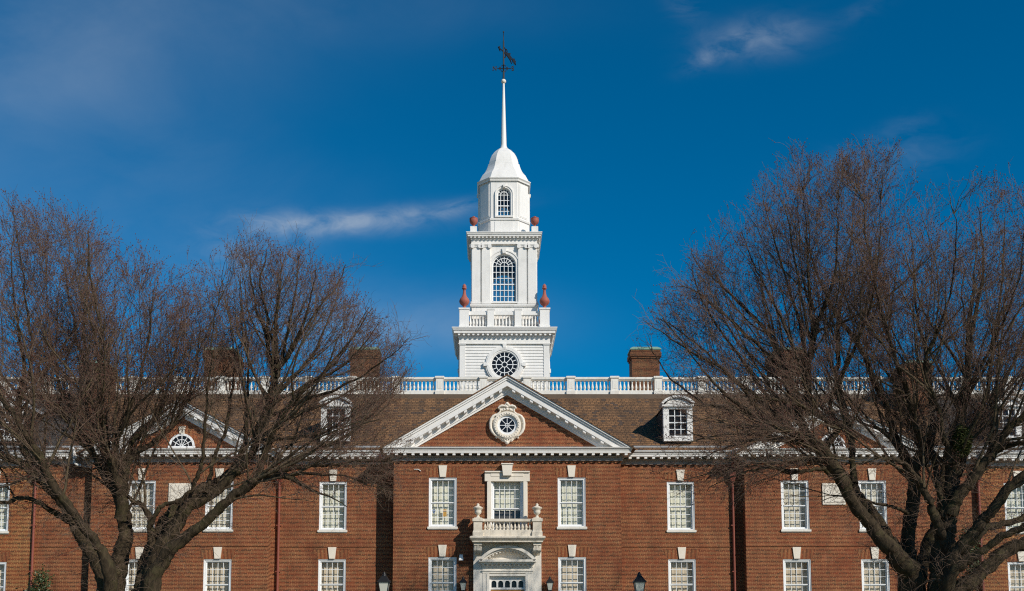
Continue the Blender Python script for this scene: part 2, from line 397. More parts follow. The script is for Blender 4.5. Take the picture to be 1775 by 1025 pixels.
# walls
wall(-XC, XC, YC, H[YC]+[(-CW/2, CW/2, CZB, CZT)], M['brick'], sides=((-XC, YW+.5), (XC, YW+.5)))
for s_ in (-1, 1):
    def seg(a, b): return (a, b) if s_ > 0 else (-b, -a)
    def sel(y, a, b): lo, hi = seg(a, b); return [h for h in H[y] if lo < h[0] < hi]
    lo, hi = seg(XC-.1, XS0+.1); wall(lo, hi, YW, sel(YW, XC, XS0), M['brick'])
    lo, hi = seg(XS0, XS1); wall(lo, hi, YS, sel(YS, XS0, XS1), M['brick'], sides=((lo, YW+.3), (hi, YW+.3)))
    lo, hi = seg(XS1-.1, XW); wall(lo, hi, YW, [], M['brick'])
    lo, hi = seg(XW, XO); wall(lo, hi, YO, sel(YO, XW, XO), M['brick_outer'], z1=WT-.12, sides=((s_*XW, YW+.3), (s_*XO, YO+22)))
# belt course and the toothed brick course under the cornice
zb = ZA(945, YC)
for a, b, y in ((-XC, XC, YC), (XC+.02, XS0, YW), (XS0, XS1, YS), (XS1+.02, XW, YW), (-XS0, -XC-.02, YW), (-XS1, -XS0, YS), (-XW, -XS1-.02, YW)):
    mb = MB().box(a, b, y-.03, y+.05, zb-.035, zb+.035); bpart(mb, 'belt_course', M['brick'])
    n = int((b-a)/.42); top, mid_, low = WT-.015, WT-.035, WT-.135
    poly = [(a, top), (b, top), (b, mid_)]
    for i in range(n-1, -1, -1):
        x = a+(b-a)*(i+.5)/n; poly += [(x+.1, mid_), (x+.1, low), (x-.1, low), (x-.1, mid_)]
    poly.append((a, mid_)); mb = MB().prism(poly, y-.05, y+.02)
    bpart(mb, 'brick_course', M['brick'])
# horizontal cornice
def cornice(a, b, y, yback, zt=0.0, ea=1, eb=1):
    z0 = WT-.02+zt
    def X(d): return a-d*ea, b+d*eb
    p, q_ = X(.10); r, s2 = X(.16)
    bpart(MB().box(p, q_, y-.10, yback, z0, z0+.20).box(r, s2, y-.16, yback+.001, z0+.20, z0+.27), 'frieze', M['frieze'])
    mb = MB(); zc_ = z0+.27
    r, s2 = X(.50); mb.box(r, s2, y-.50, yback+.002, zc_+.10, zc_+.2)
    R = []
    for e, z in ((0, zc_+.2), (.02, zc_+.27), (.10, zc_+.34), (.12, zc_+.40)):
        r, s2 = X(.52+e); R.append([(r, y-.52-e, z), (s2, y-.52-e, z), (s2, yback, z), (r, yback, z)])
    mb.rings(R)
    r, s2 = X(.25)
    n = max(2, int((s2-r)/.43))
    for i in range(n+1):
        x = r+.08*(1-ea)+(s2-r-.08*(2-ea-eb))*i/n; mb.box(x-.075, x+.075, y-.47, y-.162, zc_-.015, zc_+.10)
    bpart(mb, 'cornice', M['white'])
cornice(-XC, XC, YC, YW+.4)
for s_ in (-1, 1):
    def sg(a, b): return (a, b) if s_ > 0 else (-b, -a)
    E = (0, 0)
    a, b = sg(XC+.101, XS0-.101); cornice(a, b, YW, YW+.4, -.006, 0, 0)
    a, b = sg(XS0, XS1); cornice(a, b, YS, YW+.4)
    a, b = sg(XS1+.101, XW-.02); cornice(a, b, YW, YW+.4, -.006, 0, 0)
    a, b = sg(XW+.0, XO); cornice(a, b, YO, YO+.5, -.12, 0, 0)
# windows
proto = {}
for k, bl in (('green', M['blind_green']), ('tan', M['blind_tan']), ('cream', M['blind_cream'])):
    r = sash_window(WW, HH, 4, 3, bl); add_sill(r, WW); add_head(r, WW, HH); proto[k] = r
used = set(); rw = random.Random(3)
for x, z, y, k in wins:
    loc = (x, y-59, z)
    if k in used: o = copy_tree(proto[k], B, loc)
    else: o = proto[k]; o.parent = B; o.location = loc; used.add(k); continue
    for ch in o.children:
        if ch.name.startswith('blind'): ch.location.z = rw.choice((0, 0, 0, .04, .12, .25, .42, 0))
# papers stuck in the pane left of the doorway
xx, zz = at(771, 889, YC+.13); MB().box(xx-.09, xx+.09, YC+.20, YC+.205, zz-.19, zz+.19).prism([(xx-.01, zz-.15), (xx+.03, zz-.15), (xx+.07, zz+.15), (xx+.02, zz+.15)], YC+.195, YC+.199).build('paper_notice', M['poster'], B, base=BB)
xx, zz = at(752, 887, YC+.13); bpart(MB().prism([(xx-.10, zz+.05), (xx, zz-.12), (xx+.10, zz+.05), (xx+.05, zz+.12), (xx-.05, zz+.12)], YC+.20, YC+.205), 'paper_heart', M['poster_blue'])
# central window in its stone surround
cwn = sash_window(CW*.89, CZT-CZB, 5, 3, M['blind_green'], .52, -.02); cwn.parent = B; cwn.location = (0, YC-59, CZB)
sx0 = CW/2+.0; so_ = 39*MPP(870, YC)
zt_ = ZA(819, YC)
mb = MB()
iw = CW*.445
mb.box(-so_+.12, -iw, -.10, .3, CZB, CZT).box(iw, so_-.12, -.10, .3, CZB, CZT).box(-so_+.12, so_-.12, -.10, .3, CZT, zt_-.06)
mb.box(-so_, so_, -.16, .2, zt_-.5, zt_-.03).box(-so_+.0, so_, -.24, .2, zt_-.03, zt_+.04)
mb.box(-iw-.16, -iw, -.155, -.101, CZB, CZT+.16).box(iw, iw+.16, -.155, -.101, CZB, CZT+.16).box(-iw, iw, -.18, -.161, CZT, CZT+.16)
mb.box(-so_+.13, -so_+.26, -.15, -.101, CZB, zt_-.52).box(so_-.26, so_-.13, -.15, -.101, CZB, zt_-.52)
mb.v = [(x, y+YC, z) for x, y, z in mb.v]
sur = bpart(mb, 'window_surround', M['cream'])
zk0, zk1 = ZA(826, YC), ZA(807, YC)
bpart(MB().prism([(-.22, zk0), (.22, zk0), (.29, zk1), (-.29, zk1)], YC-.36, YC+.02).box(-.32, .32, YC-.40, YC+.03, zk1, zk1+.06), 'keystone', M['cream'], sur)
# stone panels
for s_ in (-1, 1):
    z0, z1 = ZA(875, YS), ZA(838, YS); h = 20*MPP(857, YS)
    mb = MB().box(s_*XSA-h, s_*XSA+h, YS-.06, YS+.05, z0, z1)
    e = .1; mb.box(s_*XSA-h+e, s_*XSA+h-e, YS-.085, YS-.061, z0+e, z1-e)
    bpart(mb, 'stone_panel', M['cream'])
# pediments
def pediment(xa, zA, half, y, yback, slope, lun=False):
    zbs = WT-.02+.27+.40+.004
    def band(o0, o1, z_=zbs):
        xt, xb = (zA-o0-z_)/slope, (zA-o1-z_)/slope
        return [(xa-xt, z_), (xa, zA-o0), (xa+xt, z_), (xa+xb, z_), (xa, zA-o1), (xa-xb, z_)]
    p = bpart(MB().prism([(xa-half, zbs-.3), (xa+half, zbs-.3), (xa, zA-.35)], y, y+.4), 'pediment', M['brick'])
    mb = MB()
    mb.prism(band(.50, .92), y-.10, y+.05); mb.prism(band(.46, .80), y-.16, y+.051)
    mb.prism(band(.16, .52), y-.50, y+.052); mb.prism(band(.07, .20), y-.57, y+.053); mb.prism(band(.0, .09), y-.64, y+.054)
    n = int(half/.47)
    for s_ in (-1, 1):
        for i in range(n):
            d = .35+i*.47
            x = xa+s_*d; zz = zA-.52-slope*d
            if zz-.14 < zbs+.1: continue
            w_ = .08
            mb.prism([(x-w_, zz+.0-(-s_)*0-slope*(-s_*0)+s_*slope*w_), (x+w_, zz-s_*slope*w_), (x+w_, zz-.13-s_*slope*w_), (x-w_, zz-.13+s_*slope*w_)], y-.47, y-.165)
    bpart(mb, 'raking_cornice', M['white'], p)
    # gable roof running back into the main slope
    xt = half+.55
    mb = MB(); th = .07
    zE = zA-slope*xt
    mb.prism([(xa-xt-.06, zE-.035), (xa, zA), (xa+xt+.06, zE-.035), (xa+xt+.06, zE-.035+th), (xa, zA+th), (xa-xt-.06, zE-.035+th)], y-.68, yback)
    bpart(mb, 'roof', M['roof'])
    if lun:
        zc = ZA(774, y); r = 21.5*MPP(760, y)
        m2 = MB(); m2.arc(xa, zc, r-.09, r+.03, 0, pi, y-.06, y+.01, 20); m2.box(xa-r-.06, xa+r+.06, y-.08, y+.01, zc-.09, zc)
        m2.arc(xa, zc, r*.52, r*.52+.035, 0, pi, y-.04, y+.01, 16)
        for k in range(1, 6): a = pi*k/6; m2.bar((xa+.02*cos(a), zc+.02*sin(a)), (xa+(r-.08)*cos(a), zc+(r-.08)*sin(a)), .035, y-.042, y+.01)
        wn = bpart(m2, 'lunette_window', M['white_win'], p)
        poly = [(xa+(r-.05)*cos(pi*i/20), zc+(r-.05)*sin(pi*i/20)) for i in range(21)]
        bpart(MB().prism(poly, y-.02, y-.012), 'lunette_pane', M['glass_dark'], p)
        bpart(MB().arc(xa, zc, r+.03, r+.28, 0, pi, y-.008, y+.01, 24), 'brick_arch', M['brick_arch'], p)
        zk = zc+r; bpart(MB().prism([(xa-.12, zk), (xa+.12, zk), (xa+.18, zk+.42), (xa-.18, zk+.42)], y-.09, y+.01), 'keystone', M['cream'], p)
    return p
ped = pediment(0, ZA(652, 57.45), 6.2, YC, 66.0, .588)
for s_ in (-1, 1): pediment(s_*XSA, ZA(692, 57.9), 4.85, YS, 63.5, .555, True)
# cartouche round the oculus
zc = ZA(738.5, YC); mpp = MPP(738, YC)
def mir(pts): return pts+[(-x, y) for x, y in reversed(pts)]
half_out = [(0, -33), (3, -31), (5, -28), (9, -27.5), (11, -25), (15, -22), (17, -21), (19, -23), (20.5, -20.5), (19, -18), (24, -15), (28, -8), (30.5, 0), (30.5, 8), (28.5, 14), (25, 18.5), (20, 21), (16, 21), (13, 24), (12.5, 28), (16.5, 30), (14, 34.5), (10, 36.5), (5, 36), (3.5, 39), (0, 41)]
poly = [(x*mpp, zc+z*mpp) for x, z in mir(half_out)]
cart = bpart(MB().prism(poly, YC-.12, YC+.02), 'cartouche', M['cream'])
mb = MB()
for (r0, r1, y0) in ((17, 24, .26), (18.5, 22.5, .30)): mb.arc(0, zc, r0*mpp, r1*mpp, 0, 2*pi, YC-y0, YC-.05, 40)
for s_ in (-1, 1):
    def P(pts): return [(s_*x*mpp, YC-.17, zc+z*mpp) for x, z in pts]
    mb.tube(P([(17, 19), (20, 18.5), (24, 16), (27.5, 11), (29, 3), (28.5, -5), (26, -11), (22, -16), (18, -19)]), [.04, .06, .075, .08, .08, .08, .075, .06, .05], 8)
    mb.tube(P([(17, 19), (15.5, 17), (17, 15), (19, 16.5), (18, 18)]), .045, 7)
    mb.tube(P([(18, -19), (15.5, -18), (16, -16), (18.5, -16.5)]), .045, 7)
    mb.tube(P([(0, 33), (4, 34), (9, 34.5), (13, 33), (15.5, 30)]), [.05, .06, .07, .06, .04], 8)
    mb.tube(P([(12, 29), (11.5, 25), (13.5, 22), (17, 19.5)]), .05, 7)
    mb.tube(P([(7, -25), (10, -22.5), (7.5, -20.5), (5, -23)]), .05, 7)
    mb.tube(P([(0, -30), (4, -27), (5, -23)]), .05, 7)
    for k in range(9): a = radians(40+k*11); mb.lathe(s_*27*mpp*cos(a-pi/2-.3), YC-.2, [(.0, zc+25*mpp*sin(a-pi/2-.3)-.03), (.035, zc+25*mpp*sin(a-pi/2-.3)), (.0, zc+25*mpp*sin(a-pi/2-.3)+.03)], 6)
for k in range(28): a = 2*pi*k/28; mb.lathe(20.5*mpp*cos(a), YC-.31, [(.0, zc+20.5*mpp*sin(a)-.04), (.035, zc+20.5*mpp*sin(a)), (.0, zc+20.5*mpp*sin(a)+.04)], 6)
for x, z, r in ((0, 38, .1), (3, 35, .07), (-3, 35, .07), (0, 32, .08), (5, 27.5, .08), (-5, 27.5, .08), (0, 28, .09), (8, 26, .06), (-8, 26, .06), (0, -30, .09), (0, -26, .07)):
    mb.lathe(x*mpp, YC-.17, [(0, zc+z*mpp-r), (r*.8, zc+z*mpp-r*.5), (r, zc+z*mpp), (r*.7, zc+z*mpp+r*.6), (0, zc+z*mpp+r)], 8)
bpart(mb, 'scrollwork', M['cream'], cart)
mb = MB().arc(0, zc, 13*mpp, 17.2*mpp, 0, 2*pi, YC-.18, YC-.04, 32)
mb.arc(0, zc, 3*mpp, 4*mpp, 0, 2*pi, YC-.165, YC-.12, 16)
for k in range(8):
    a = pi*k/4; r0 = 0 if k % 2 == 0 else 3.5
    mb.bar((r0*mpp*cos(a), zc+r0*mpp*sin(a)), (13.2*mpp*cos(a), zc+13.2*mpp*sin(a)), .03, YC-.163+.001*k, YC-.122)
bpart(mb, 'oculus_frame', M['white_win'], cart)
bpart(MB().prism([(13.1*mpp*cos(2*pi*i/28), zc+13.1*mpp*sin(2*pi*i/28)) for i in range(28)], YC-.135, YC-.125), 'oculus_pane', M['glass_dark'], cart)

# main roof
ZE, YE = WT+.66, YW-.50
ZR, YR = ZA(684.5, 65.0), 65.0
def slope_roof(x0, x1, ye, ze, m, dz=0.0):
    th = .12
    mb = MB()
    prof = [(ye, ze), (YR, ZR-.05+dz), (YR+16, ZR-.05+dz), (YR+22, ze), (YR+22, ze-th), (YR+16, ZR-.05-th+dz), (YR, ZR-.05-th+dz), (ye, ze-th)]
    n = len(prof)
    mb.add([(x0, y, z) for y, z in prof]+[(x1, y, z) for y, z in prof], [tuple(range(n)), tuple(range(2*n-1, n-1, -1))]+[(i, (i+1) % n, (i+1) % n+n, i+n) for i in range(n)])
    return bpart(mb, 'roof', m)
roof = slope_roof(-XW+1.2, XW-1.2, YE, ZE, M['roof'])
RS = (ZR-.05-ZE)/(YR-YE)
for s_ in (-1, 1):
    a, b = (XW-1.19, XO) if s_ > 0 else (-XO, -XW+1.19)
    tag(slope_roof(a, b, YE+.02, ZE-.06, M['roof_grey'], -.03), 'dark grey slate roof of the end wing')
    # gutters and the snow guard strip above the eaves
for a, b in ((XC+.75, XS0-.62), (XS1+.62, XW-1.2), (XW-1.15, XO), (-XS0+.62, -XC-.75), (-XW+1.2, -XS1-.62), (-XO, -XW+1.15)):
    bpart(MB().tube([(a, YE-.05, ZE-.05), (b, YE-.05, ZE-.05)], .07, 8), 'gutter', M['flash'])
    bpart(MB().box(a+.1, b-.1, YE+.32, YE+.37, ZE+.30*RS+.02, ZE+.32*RS+.10), 'snow_guard', M['flash'])
bpart(MB().box(-XO, XO, YR-.38, YR-.30, ZR-.33, ZR-.20).box(-XO, XO, YR-.30, YR+.30, ZR-.2, ZR-.03), 'ridge_flashing', M['ridge'])

# dormers
def dormer():
    W, y0 = .80, 0.0
    zb_, zt_ = 0, 1.82
    d = MB().box(-W+.06, W-.06, .2, 4.0, -.4, zt_).build('dormer', M['roof_grey'])
    f = MB()
    f.box(-W, -W+.30, 0, .3, zb_, zt_).box(W-.30, W, 0, .3, zb_, zt_).box(-W+.3, W-.3, 0, .3, zt_-.12, zt_).box(-W, W, -.05, .3, zb_-.1, zb_).box(-W+.3, W-.3, .001, .3, zb_, zb_+.2)
    f.box(-W-.07, W+.07, -.12, .3, zt_, zt_+.10)
    pts = [(-W-.1, zt_+.1)]+[((W+.1)*sin(a), zt_+.1-.72+1.16*cos(a)) for a in [(-1+2*i/14)*.9 for i in range(15)]]+[(W+.1, zt_+.1)]
    f.prism(pts, -.02, .3)
    f.arc(0, zt_-.62, 1.12, 1.24, pi/2-.83, pi/2+.83, -.16, 1.0, 16)
    f.build('dormer_front', M['white'], d)
    s = MB(); u0, u1, a, c = -.5, .5, .2, zt_-.12
    for k in range(4): x = u0+(u1-u0)*k/3; s.box(x-.022, x+.022, .08, .12, a, c)
    for k in range(5): z = a+(c-a)*k/4; h = .03 if k == 2 else .02; s.box(u0, u1, .078, .118, z-h, z+h)
    s.build('sash', M['white_win'], d)
    MB().box(-.5, .5, .13, .14, .2, zt_-.12).build('pane', M['glass_dark'], d)
    r = MB()
    n = 14; R0 = []
    for yy_ in (-.18, 4.0): R0.append([((W+.12)*sin(q), yy_, zt_+.15-.70+1.17*cos(q)) for q in [(-1+2*i/n)*.9 for i in range(n+1)]])
    vs = R0[0]+R0[1]; r.add(vs, [(i, i+1, n+1+i+1, n+1+i) for i in range(n)], True)
    r.build('dormer_roof', M['flash'], d)
    return d
dm = dormer(); first = True
for off in (-867, -297, 297, 867):
    Yd = 59.12; x = off*MPP(740, Yd)
    z = ZA(762, Yd)
    loc = (x, Yd-59, z)
    if first: dm.parent = B; dm.location = loc; first = False
    else: copy_tree(dm, B, loc)

# chimneys
def chimney(x, y, hx, hy, z0, z1):
    mb = MB()
    def R(e, z): return [(x-hx-e, y-hy-e, z), (x+hx+e, y-hy-e, z), (x+hx+e, y+hy+e, z), (x-hx-e, y+hy+e, z)]
    mb.rings([R(0, z0), R(0, z1-.55), R(.05, z1-.54), R(.05, z1-.44), R(.11, z1-.43), R(.11, z1-.14), R(.05, z1-.13), R(.05, z1)])
    c = bpart(mb, 'chimney', M['brick_chim'], roof)
    bpart(MB().rings([R(.10, z1), R(.10, z1+.08), R(-.1, z1+.22), R(-.2, z1+.24)]), 'chimney_cap', M['copper'], roof)
for s_ in (-1, 1):
    Y = 66.6; x = 244*MPP(630, Y); chimney(s_*x, Y+.6, 24*MPP(630, Y), .65, ZR-.5, ZA(607, Y))
    Y = 66.6; x = 496*MPP(630, Y); chimney(s_*x, Y+1.2, 25*MPP(630, Y), 1.2, ZR-.5, ZA(607, Y))
    Y = 62.6; x = 716*MPP(640, Y); chimney(s_*x, Y+.9, 22*MPP(640, Y), .9, ZR-2.5, ZA(630, Y))

# downpipes
def pipe(pts, r=.06): return bpart(MB().tube(pts, r, 8), 'downpipe', M['pipe'])
for x in (-XS0+.42, XS0-.52, XW+.02, -XW-.02):
    y = (YW if abs(x) < XW else YO)-.12
    p = pipe([(x, y, 0), (x, y, WT-.75), (x, y-.0, WT-.35), (x, y-.25, WT+.1)], .075)
    mb = MB().sq(x, y, [(.09, WT-1.0), (.16, WT-.75), (.16, WT-.55), (.18, WT-.53), (.18, WT-.5)])
    for z in (3, 5.5, 8): mb.box(x-.12, x+.12, y-.05, y+.1, z, z+.06)
    bpart(mb, 'pipe_bracket', M['pipe'], p)
xA, zA_ = at(121, 777, YW-.7); xB, zB_ = at(128, 806, YW-.7); xC_, zC_ = at(152, 806, YW-.7)
bpart(MB().tube([(xA, YW-.62, zA_-.05), (xA+.12, YW-.70, zA_+.06), (xB, YW-.72, zA_-.1), (xB, YW-.70, zB_+.12), (xB+.12, YW-.66, zB_+.02), (xC_, YW-.2, zB_-.06)], .075, 8), 'downspout', M['white'])
xA, zA_ = at(718, 814, YC); bpart(MB().tube([(xA, YC-.03, zA_), (xA+.22, YC-.03, zA_), (xA+.36, YC-.05, zA_-.1)], .022, 6), 'conduit', M['white'])

# ------------------------------------------------------------------ doorway and balcony (parts of the building)
q = MPP(960, YC)
def zz_(py): return ZA(py, YC-.6)
px2 = 58.5*q
YB = YC-1.05                                          # balcony front
zland = 1.9
port = MB()
yf = YC-.22
port.box(-px2, -px2+.50, yf-.06, YC+.05, zland, zz_(931)); port.box(px2-.50, px2, yf-.06, YC+.05, zland, zz_(931))
port.box(-px2+.5, -31*q, yf, YC+.05, zland, zz_(931)); port.box(31*q, px2-.5, yf, YC+.05, zland, zz_(931))
port.box(-31*q, 31*q, yf, YC+.05, zz_(998), zz_(931))
P_ = bpart(port, 'portal', M['lime_clean'])
mb = MB()
mb.box(-43*q, 43*q, yf-.10, yf, zz_(993), zz_(981)); mb.box(-44.5*q, 44.5*q, yf-.14, yf, zz_(990), zz_(988))
mb.box(-43*q, -31*q, yf-.08, yf, zland, zz_(993)); mb.box(31*q, 43*q, yf-.08, yf, zland, zz_(993))
mb.box(-36*q, -31*q, yf-.12, yf-.081, zland, zz_(994.5)); mb.box(31*q, 36*q, yf-.12, yf-.081, zland, zz_(994.5)); mb.box(-31*q, 31*q, yf-.12, yf-.001, zz_(998), zz_(994.5))
bpart(mb, 'door_surround', M['lime_clean'], P_)
# segmental pediment over the door
zp = zz_(973.5); mb = MB()
mb.box(-49*q, 49*q, yf-.50, yf, zp-.02, zp+.10); mb.box(-46*q, 46*q, yf-.34, yf, zp-.12, zp-.02); mb.box(-44*q, 44*q, yf-.14, yf, zp-.30, zp-.12)
for i in range(12): x = (-42+84*i/11)*q; mb.box(x-.05, x+.05, yf-.30, yf-.141, zp-.20, zp-.121)
Rr = (49*49+24*24)/(2*24)*q; czz = zp+.1+24*q-Rr; aa = math.asin(49*q/Rr)
mb.arc(0, czz, Rr-.15, Rr, pi/2-aa, pi/2+aa, yf-.50, yf, 28); mb.arc(0, czz, Rr-.25, Rr-.15, pi/2-aa*.93, pi/2+aa*.93, yf-.36, yf, 28)
mb.arc(0, czz, Rr-.40, Rr-.25, pi/2-aa*.86, pi/2+aa*.86, yf-.10, yf, 28)
for i in range(13): a = pi/2+aa*.8*(-1+2*i/12); mb.bar(((Rr-.33)*cos(a), czz+(Rr-.33)*sin(a)), ((Rr-.24)*cos(a), czz+(Rr-.24)*sin(a)), .10, yf-.30, yf-.05)
bpart(mb, 'door_pediment', M['lime_clean'], P_)
# transom with five arched lights, door
zt0, zt1 = zz_(1018), zz_(998)
mb = MB(); mb.box(-31*q, 31*q, yf+.10, yf+.16, zt0-.10, zt0); mb.box(-31*q, -29*q, yf+.08, yf+.17, zland, zt1); mb.box(29*q, 31*q, yf+.08, yf+.17, zland, zt1)
lw = 58*q/5
for i in range(5):
    c = -29*q+lw*(i+.5); r = lw*.37; zs = zt0+.02+ (zt1-zt0)*.36; top = zt1
    n = 10; arcp = [(c+r*cos(pi*k/n), zs+r*sin(pi*k/n)) for k in range(n+1)]
    mb.prism([(c-lw/2, zt0), (c-r, zt0), (c-r, zs)]+[(x, z) for x, z in reversed(arcp)][1:n//2+1]+[(c, top), (c-lw/2, top)], yf+.10, yf+.15)
    mb.prism([(c+lw/2, zt0), (c+lw/2, top), (c, top)]+[(x, z) for x, z in reversed(arcp)][n//2:n]+[(c+r, zs), (c+r, zt0)], yf+.101, yf+.151)
bpart(mb, 'transom', M['white'], P_)
bpart(MB().box(-29*q, 29*q, yf+.17, yf+.18, zt0, zt1), 'transom_pane', M['glass_dark'], P_)
mb = MB().box(-29*q, 0-.005, yf+.14, yf+.19, zland, zt0-.1).box(.005, 29*q, yf+.14, yf+.19, zland, zt0-.1)
for s_ in (-1, 1):
    for a, b in ((.15, .8), (.95, 2.2)): mb.box(s_*14.5*q-.3, s_*14.5*q+.3, yf+.115, yf+.139, zland+a, zland+b)
bpart(mb, 'door', M['wood'], P_)
# balcony
bal = MB()
zf0, zf1 = zz_(941), zz_(931)
bal.box(-px2-.05, px2+.05, YB-.02, YC+.04, zf0, zf0+.10)
bal.rings([[(-px2-.08-e, YB-.06-e, z), (px2+.08+e, YB-.06-e, z), (px2+.08+e, YC+.03, z), (-px2-.08-e, YC+.03, z)] for e, z in ((0, zf0+.10), (.10, zf1-.1), (.10, zf1-.03), (.05, zf1))])
zb0, zb1 = zf1, zz_(920)
bal.box(-px2+.45, px2-.45, YB+.06, YB+.36, zb0, zb1)
for s_ in (-1, 1): bal.box(min(s_*(px2-.06), s_*(px2-.38)), max(s_*(px2-.06), s_*(px2-.38)), YB+.5, YC+.02, zb0, zb1)
BAL = bpart(bal, 'balcony', M['lime'])
zr0, zr1 = zz_(905.5), zz_(901)
bpart(MB().box(-px2+.45, px2-.45, YB+.04, YB+.38, zr0, zr1), 'rail', M['lime'], BAL)
for s_ in (-1, 1): bpart(MB().box(min(s_*(px2-.06), s_*(px2-.38)), max(s_*(px2-.06), s_*(px2-.38)), YB+.5, YC+.02, zr0, zr1), 'rail', M['lime'], BAL)
for s_ in (-1, 1):
    mb = MB(); c = s_*(px2-.24)
    mb.sq(c, YB+.22, [(.27, zb0), (.27, zb1-.12), (.24, zb1-.06), (.225, zb1), (.225, zr0-.03), (.28, zr0), (.28, zr1+.01)])
    bpart(mb, 'pedestal', M['lime'], BAL)
    mb = MB(); zc0 = zf0
    mb.prism([(0, 0)]*0+[(c-.2, zc0-.16), (c+.2, zc0-.16), (c+.22, zc0), (c-.22, zc0)], YB+.1, YC)
    L = zz_(962)
    prof = [(YB+.14, zc0-.16), (YB+.16, zc0-.42), (YB+.34, zc0-.58), (YC-.45, L+.22), (YC-.32, L+.02), (YC, L), (YC, zc0-.16)]
    for k in range(3):
        a = c-.18+k*.125; n = len(prof); e = .02 if k == 1 else 0
        mb.add([(a, y-e, z) for y, z in prof]+[(a+.11, y-e, z) for y, z in prof], [tuple(range(n)), tuple(range(2*n-1, n-1, -1))]+[(i, i+n, (i+1) % n+n, (i+1) % n) for i in range(n)])
    mb.tube([(c-.21, YB+.3, zc0-.36), (c+.21, YB+.3, zc0-.36)], .15, 10)
    bpart(mb, 'console', M['lime'], BAL)
def baluster_profile(h, r): return [(r*.95, 0), (r*.95, h*.07), (r*.6, h*.09), (r*.55, h*.14), (r*.9, h*.24), (r, h*.33), (r*.85, h*.45), (r*.5, h*.68), (r*.42, h*.78), (r*.6, h*.83), (r*.45, h*.87), (r*.9, h*.93), (r*.95, h)]
bh = zr0-zb1
pb = MB().lathe(0, 0, baluster_profile(bh, .078), 10).build('baluster', M['lime'])
n = 13
for i in range(n):
    x = (-px2+.62)+(2*px2-1.24)*i/(n-1); loc = (x, YB+.21-59, zb1)
    if i == 0: pb.parent = BAL; pb.location = loc
    else: c = pb.copy(); COL.objects.link(c); c.parent = BAL; c.location = loc
bpart(MB().box(-px2-.4, px2+.4, YC-2.6, YC, 0, zland-.02), 'landing', M['lime'], P_)
mb = MB()
for i in range(10): mb.box(-px2-.4, px2+.4, YC-2.6-.32*(i+1), YC-2.6-.32*i, 0, (zland-.02)*(1-(i+1)/11))
bpart(mb, 'steps', M['lime'], P_)
# urns on the balcony pedestals
def urn_profile(h): return [(.0, 0), (.17, 0), (.17, .06*h), (.10, .1*h), (.06, .2*h), (.08, .26*h), (.16, .33*h), (.19, .45*h), (.17, .52*h), (.21, .6*h), (.265, .66*h), (.27, .71*h), (.2, .76*h), (.09, .82*h), (.06, .88*h), (.085, .93*h), (.03, .98*h), (.0, h)]
for s_, nm in ((-1, 'left'), (1, 'right')):
    h = zz_(873.5)-zr1-.012
    u = thing('stone_urn', (s_*(px2-.24), YB+.22, zr1+.012), f'weathered lidded stone urn on the {nm} pedestal of the balcony over the door', 'urn', 'urns on the balcony')
    MB().lathe(0, 0, urn_profile(h)[:12], 16).sq(0, 0, [(.2, 0), (.2, .05)]).build('urn_body', M['lime'], u)
    MB().lathe(0, 0, urn_profile(h)[11:], 16).build('urn_lid', M['lime'], u)

# ------------------------------------------------------------------ roof balustrade
YBAL = 65.0
zB0, zB1, zB2 = ZR-.02, ZA(678, YBAL), ZA(654.5, YBAL)
RB = thing('roof_balustrade', (0, YBAL, ZR), 'long white wooden balustrade with square pedestals running along the roof ridge', 'balustrade')
RBB = (0, YBAL, ZR)
SPC = 75.6*MPP(670, YBAL); NP = 13
xs = [(k+.5)*SPC for k in range(-NP, NP)]
rt = ZA(659.5, YBAL)
L = xs[-1]
MB().box(-L, L, -.15+YBAL, YBAL+.15, zB1-.24, zB1).build('bottom_rail', M['white_old'], RB, base=RBB)
MB().rings([[(-L, YBAL-h, z), (L, YBAL-h, z), (L, YBAL+h, z), (-L, YBAL+h, z)] for h, z in ((.13, rt-.03), (.13, rt+.03), (.17, rt+.035), (.17, zB2-.02))]).build('top_rail', M['white_old'], RB, base=RBB)
pp = MB().sq(0, 0, [(.27, 0), (.27, .22), (.225, .26), (.225, zB2-zB0-.14), (.27, zB2-zB0-.1), (.29, zB2-zB0-.02), (.25, zB2-zB0+.03)]).box(-.13, .13, -.235, -.2, .36, zB2-zB0-.24).build('pedestal', M['white_old'], RB)
for i, x in enumerate(xs):
    o = pp if i == 0 else pp.copy()
    if i: COL.objects.link(o)
    o.parent = RB; o.location = (x, 0, zB0-ZR)
bprof = [(r, z+zB1) for r, z in baluster_profile(rt-.03-zB1, .078)]
pos = []
for i in range(len(xs)-1):
    for k in range(9): pos.append(xs[i]+.37+(SPC-.74)*k/8)
pos.sort(key=abs)
b0 = MB().lathe(0, 0, [(r, z-ZR) for r, z in bprof], 8).build('baluster', M['white_old'], RB)
for i, x in enumerate(pos[:100]):
    o = b0 if i == 0 else b0.copy()
    if i: COL.objects.link(o)
    o.parent = RB; o.location = (x, 0, 0)
mb = MB()
for x in pos[100:]: mb.lathe(x, YBAL, bprof, 8)
tag(mb.build('balusters', M['white_old'], RB, base=RBB), kind='stuff')

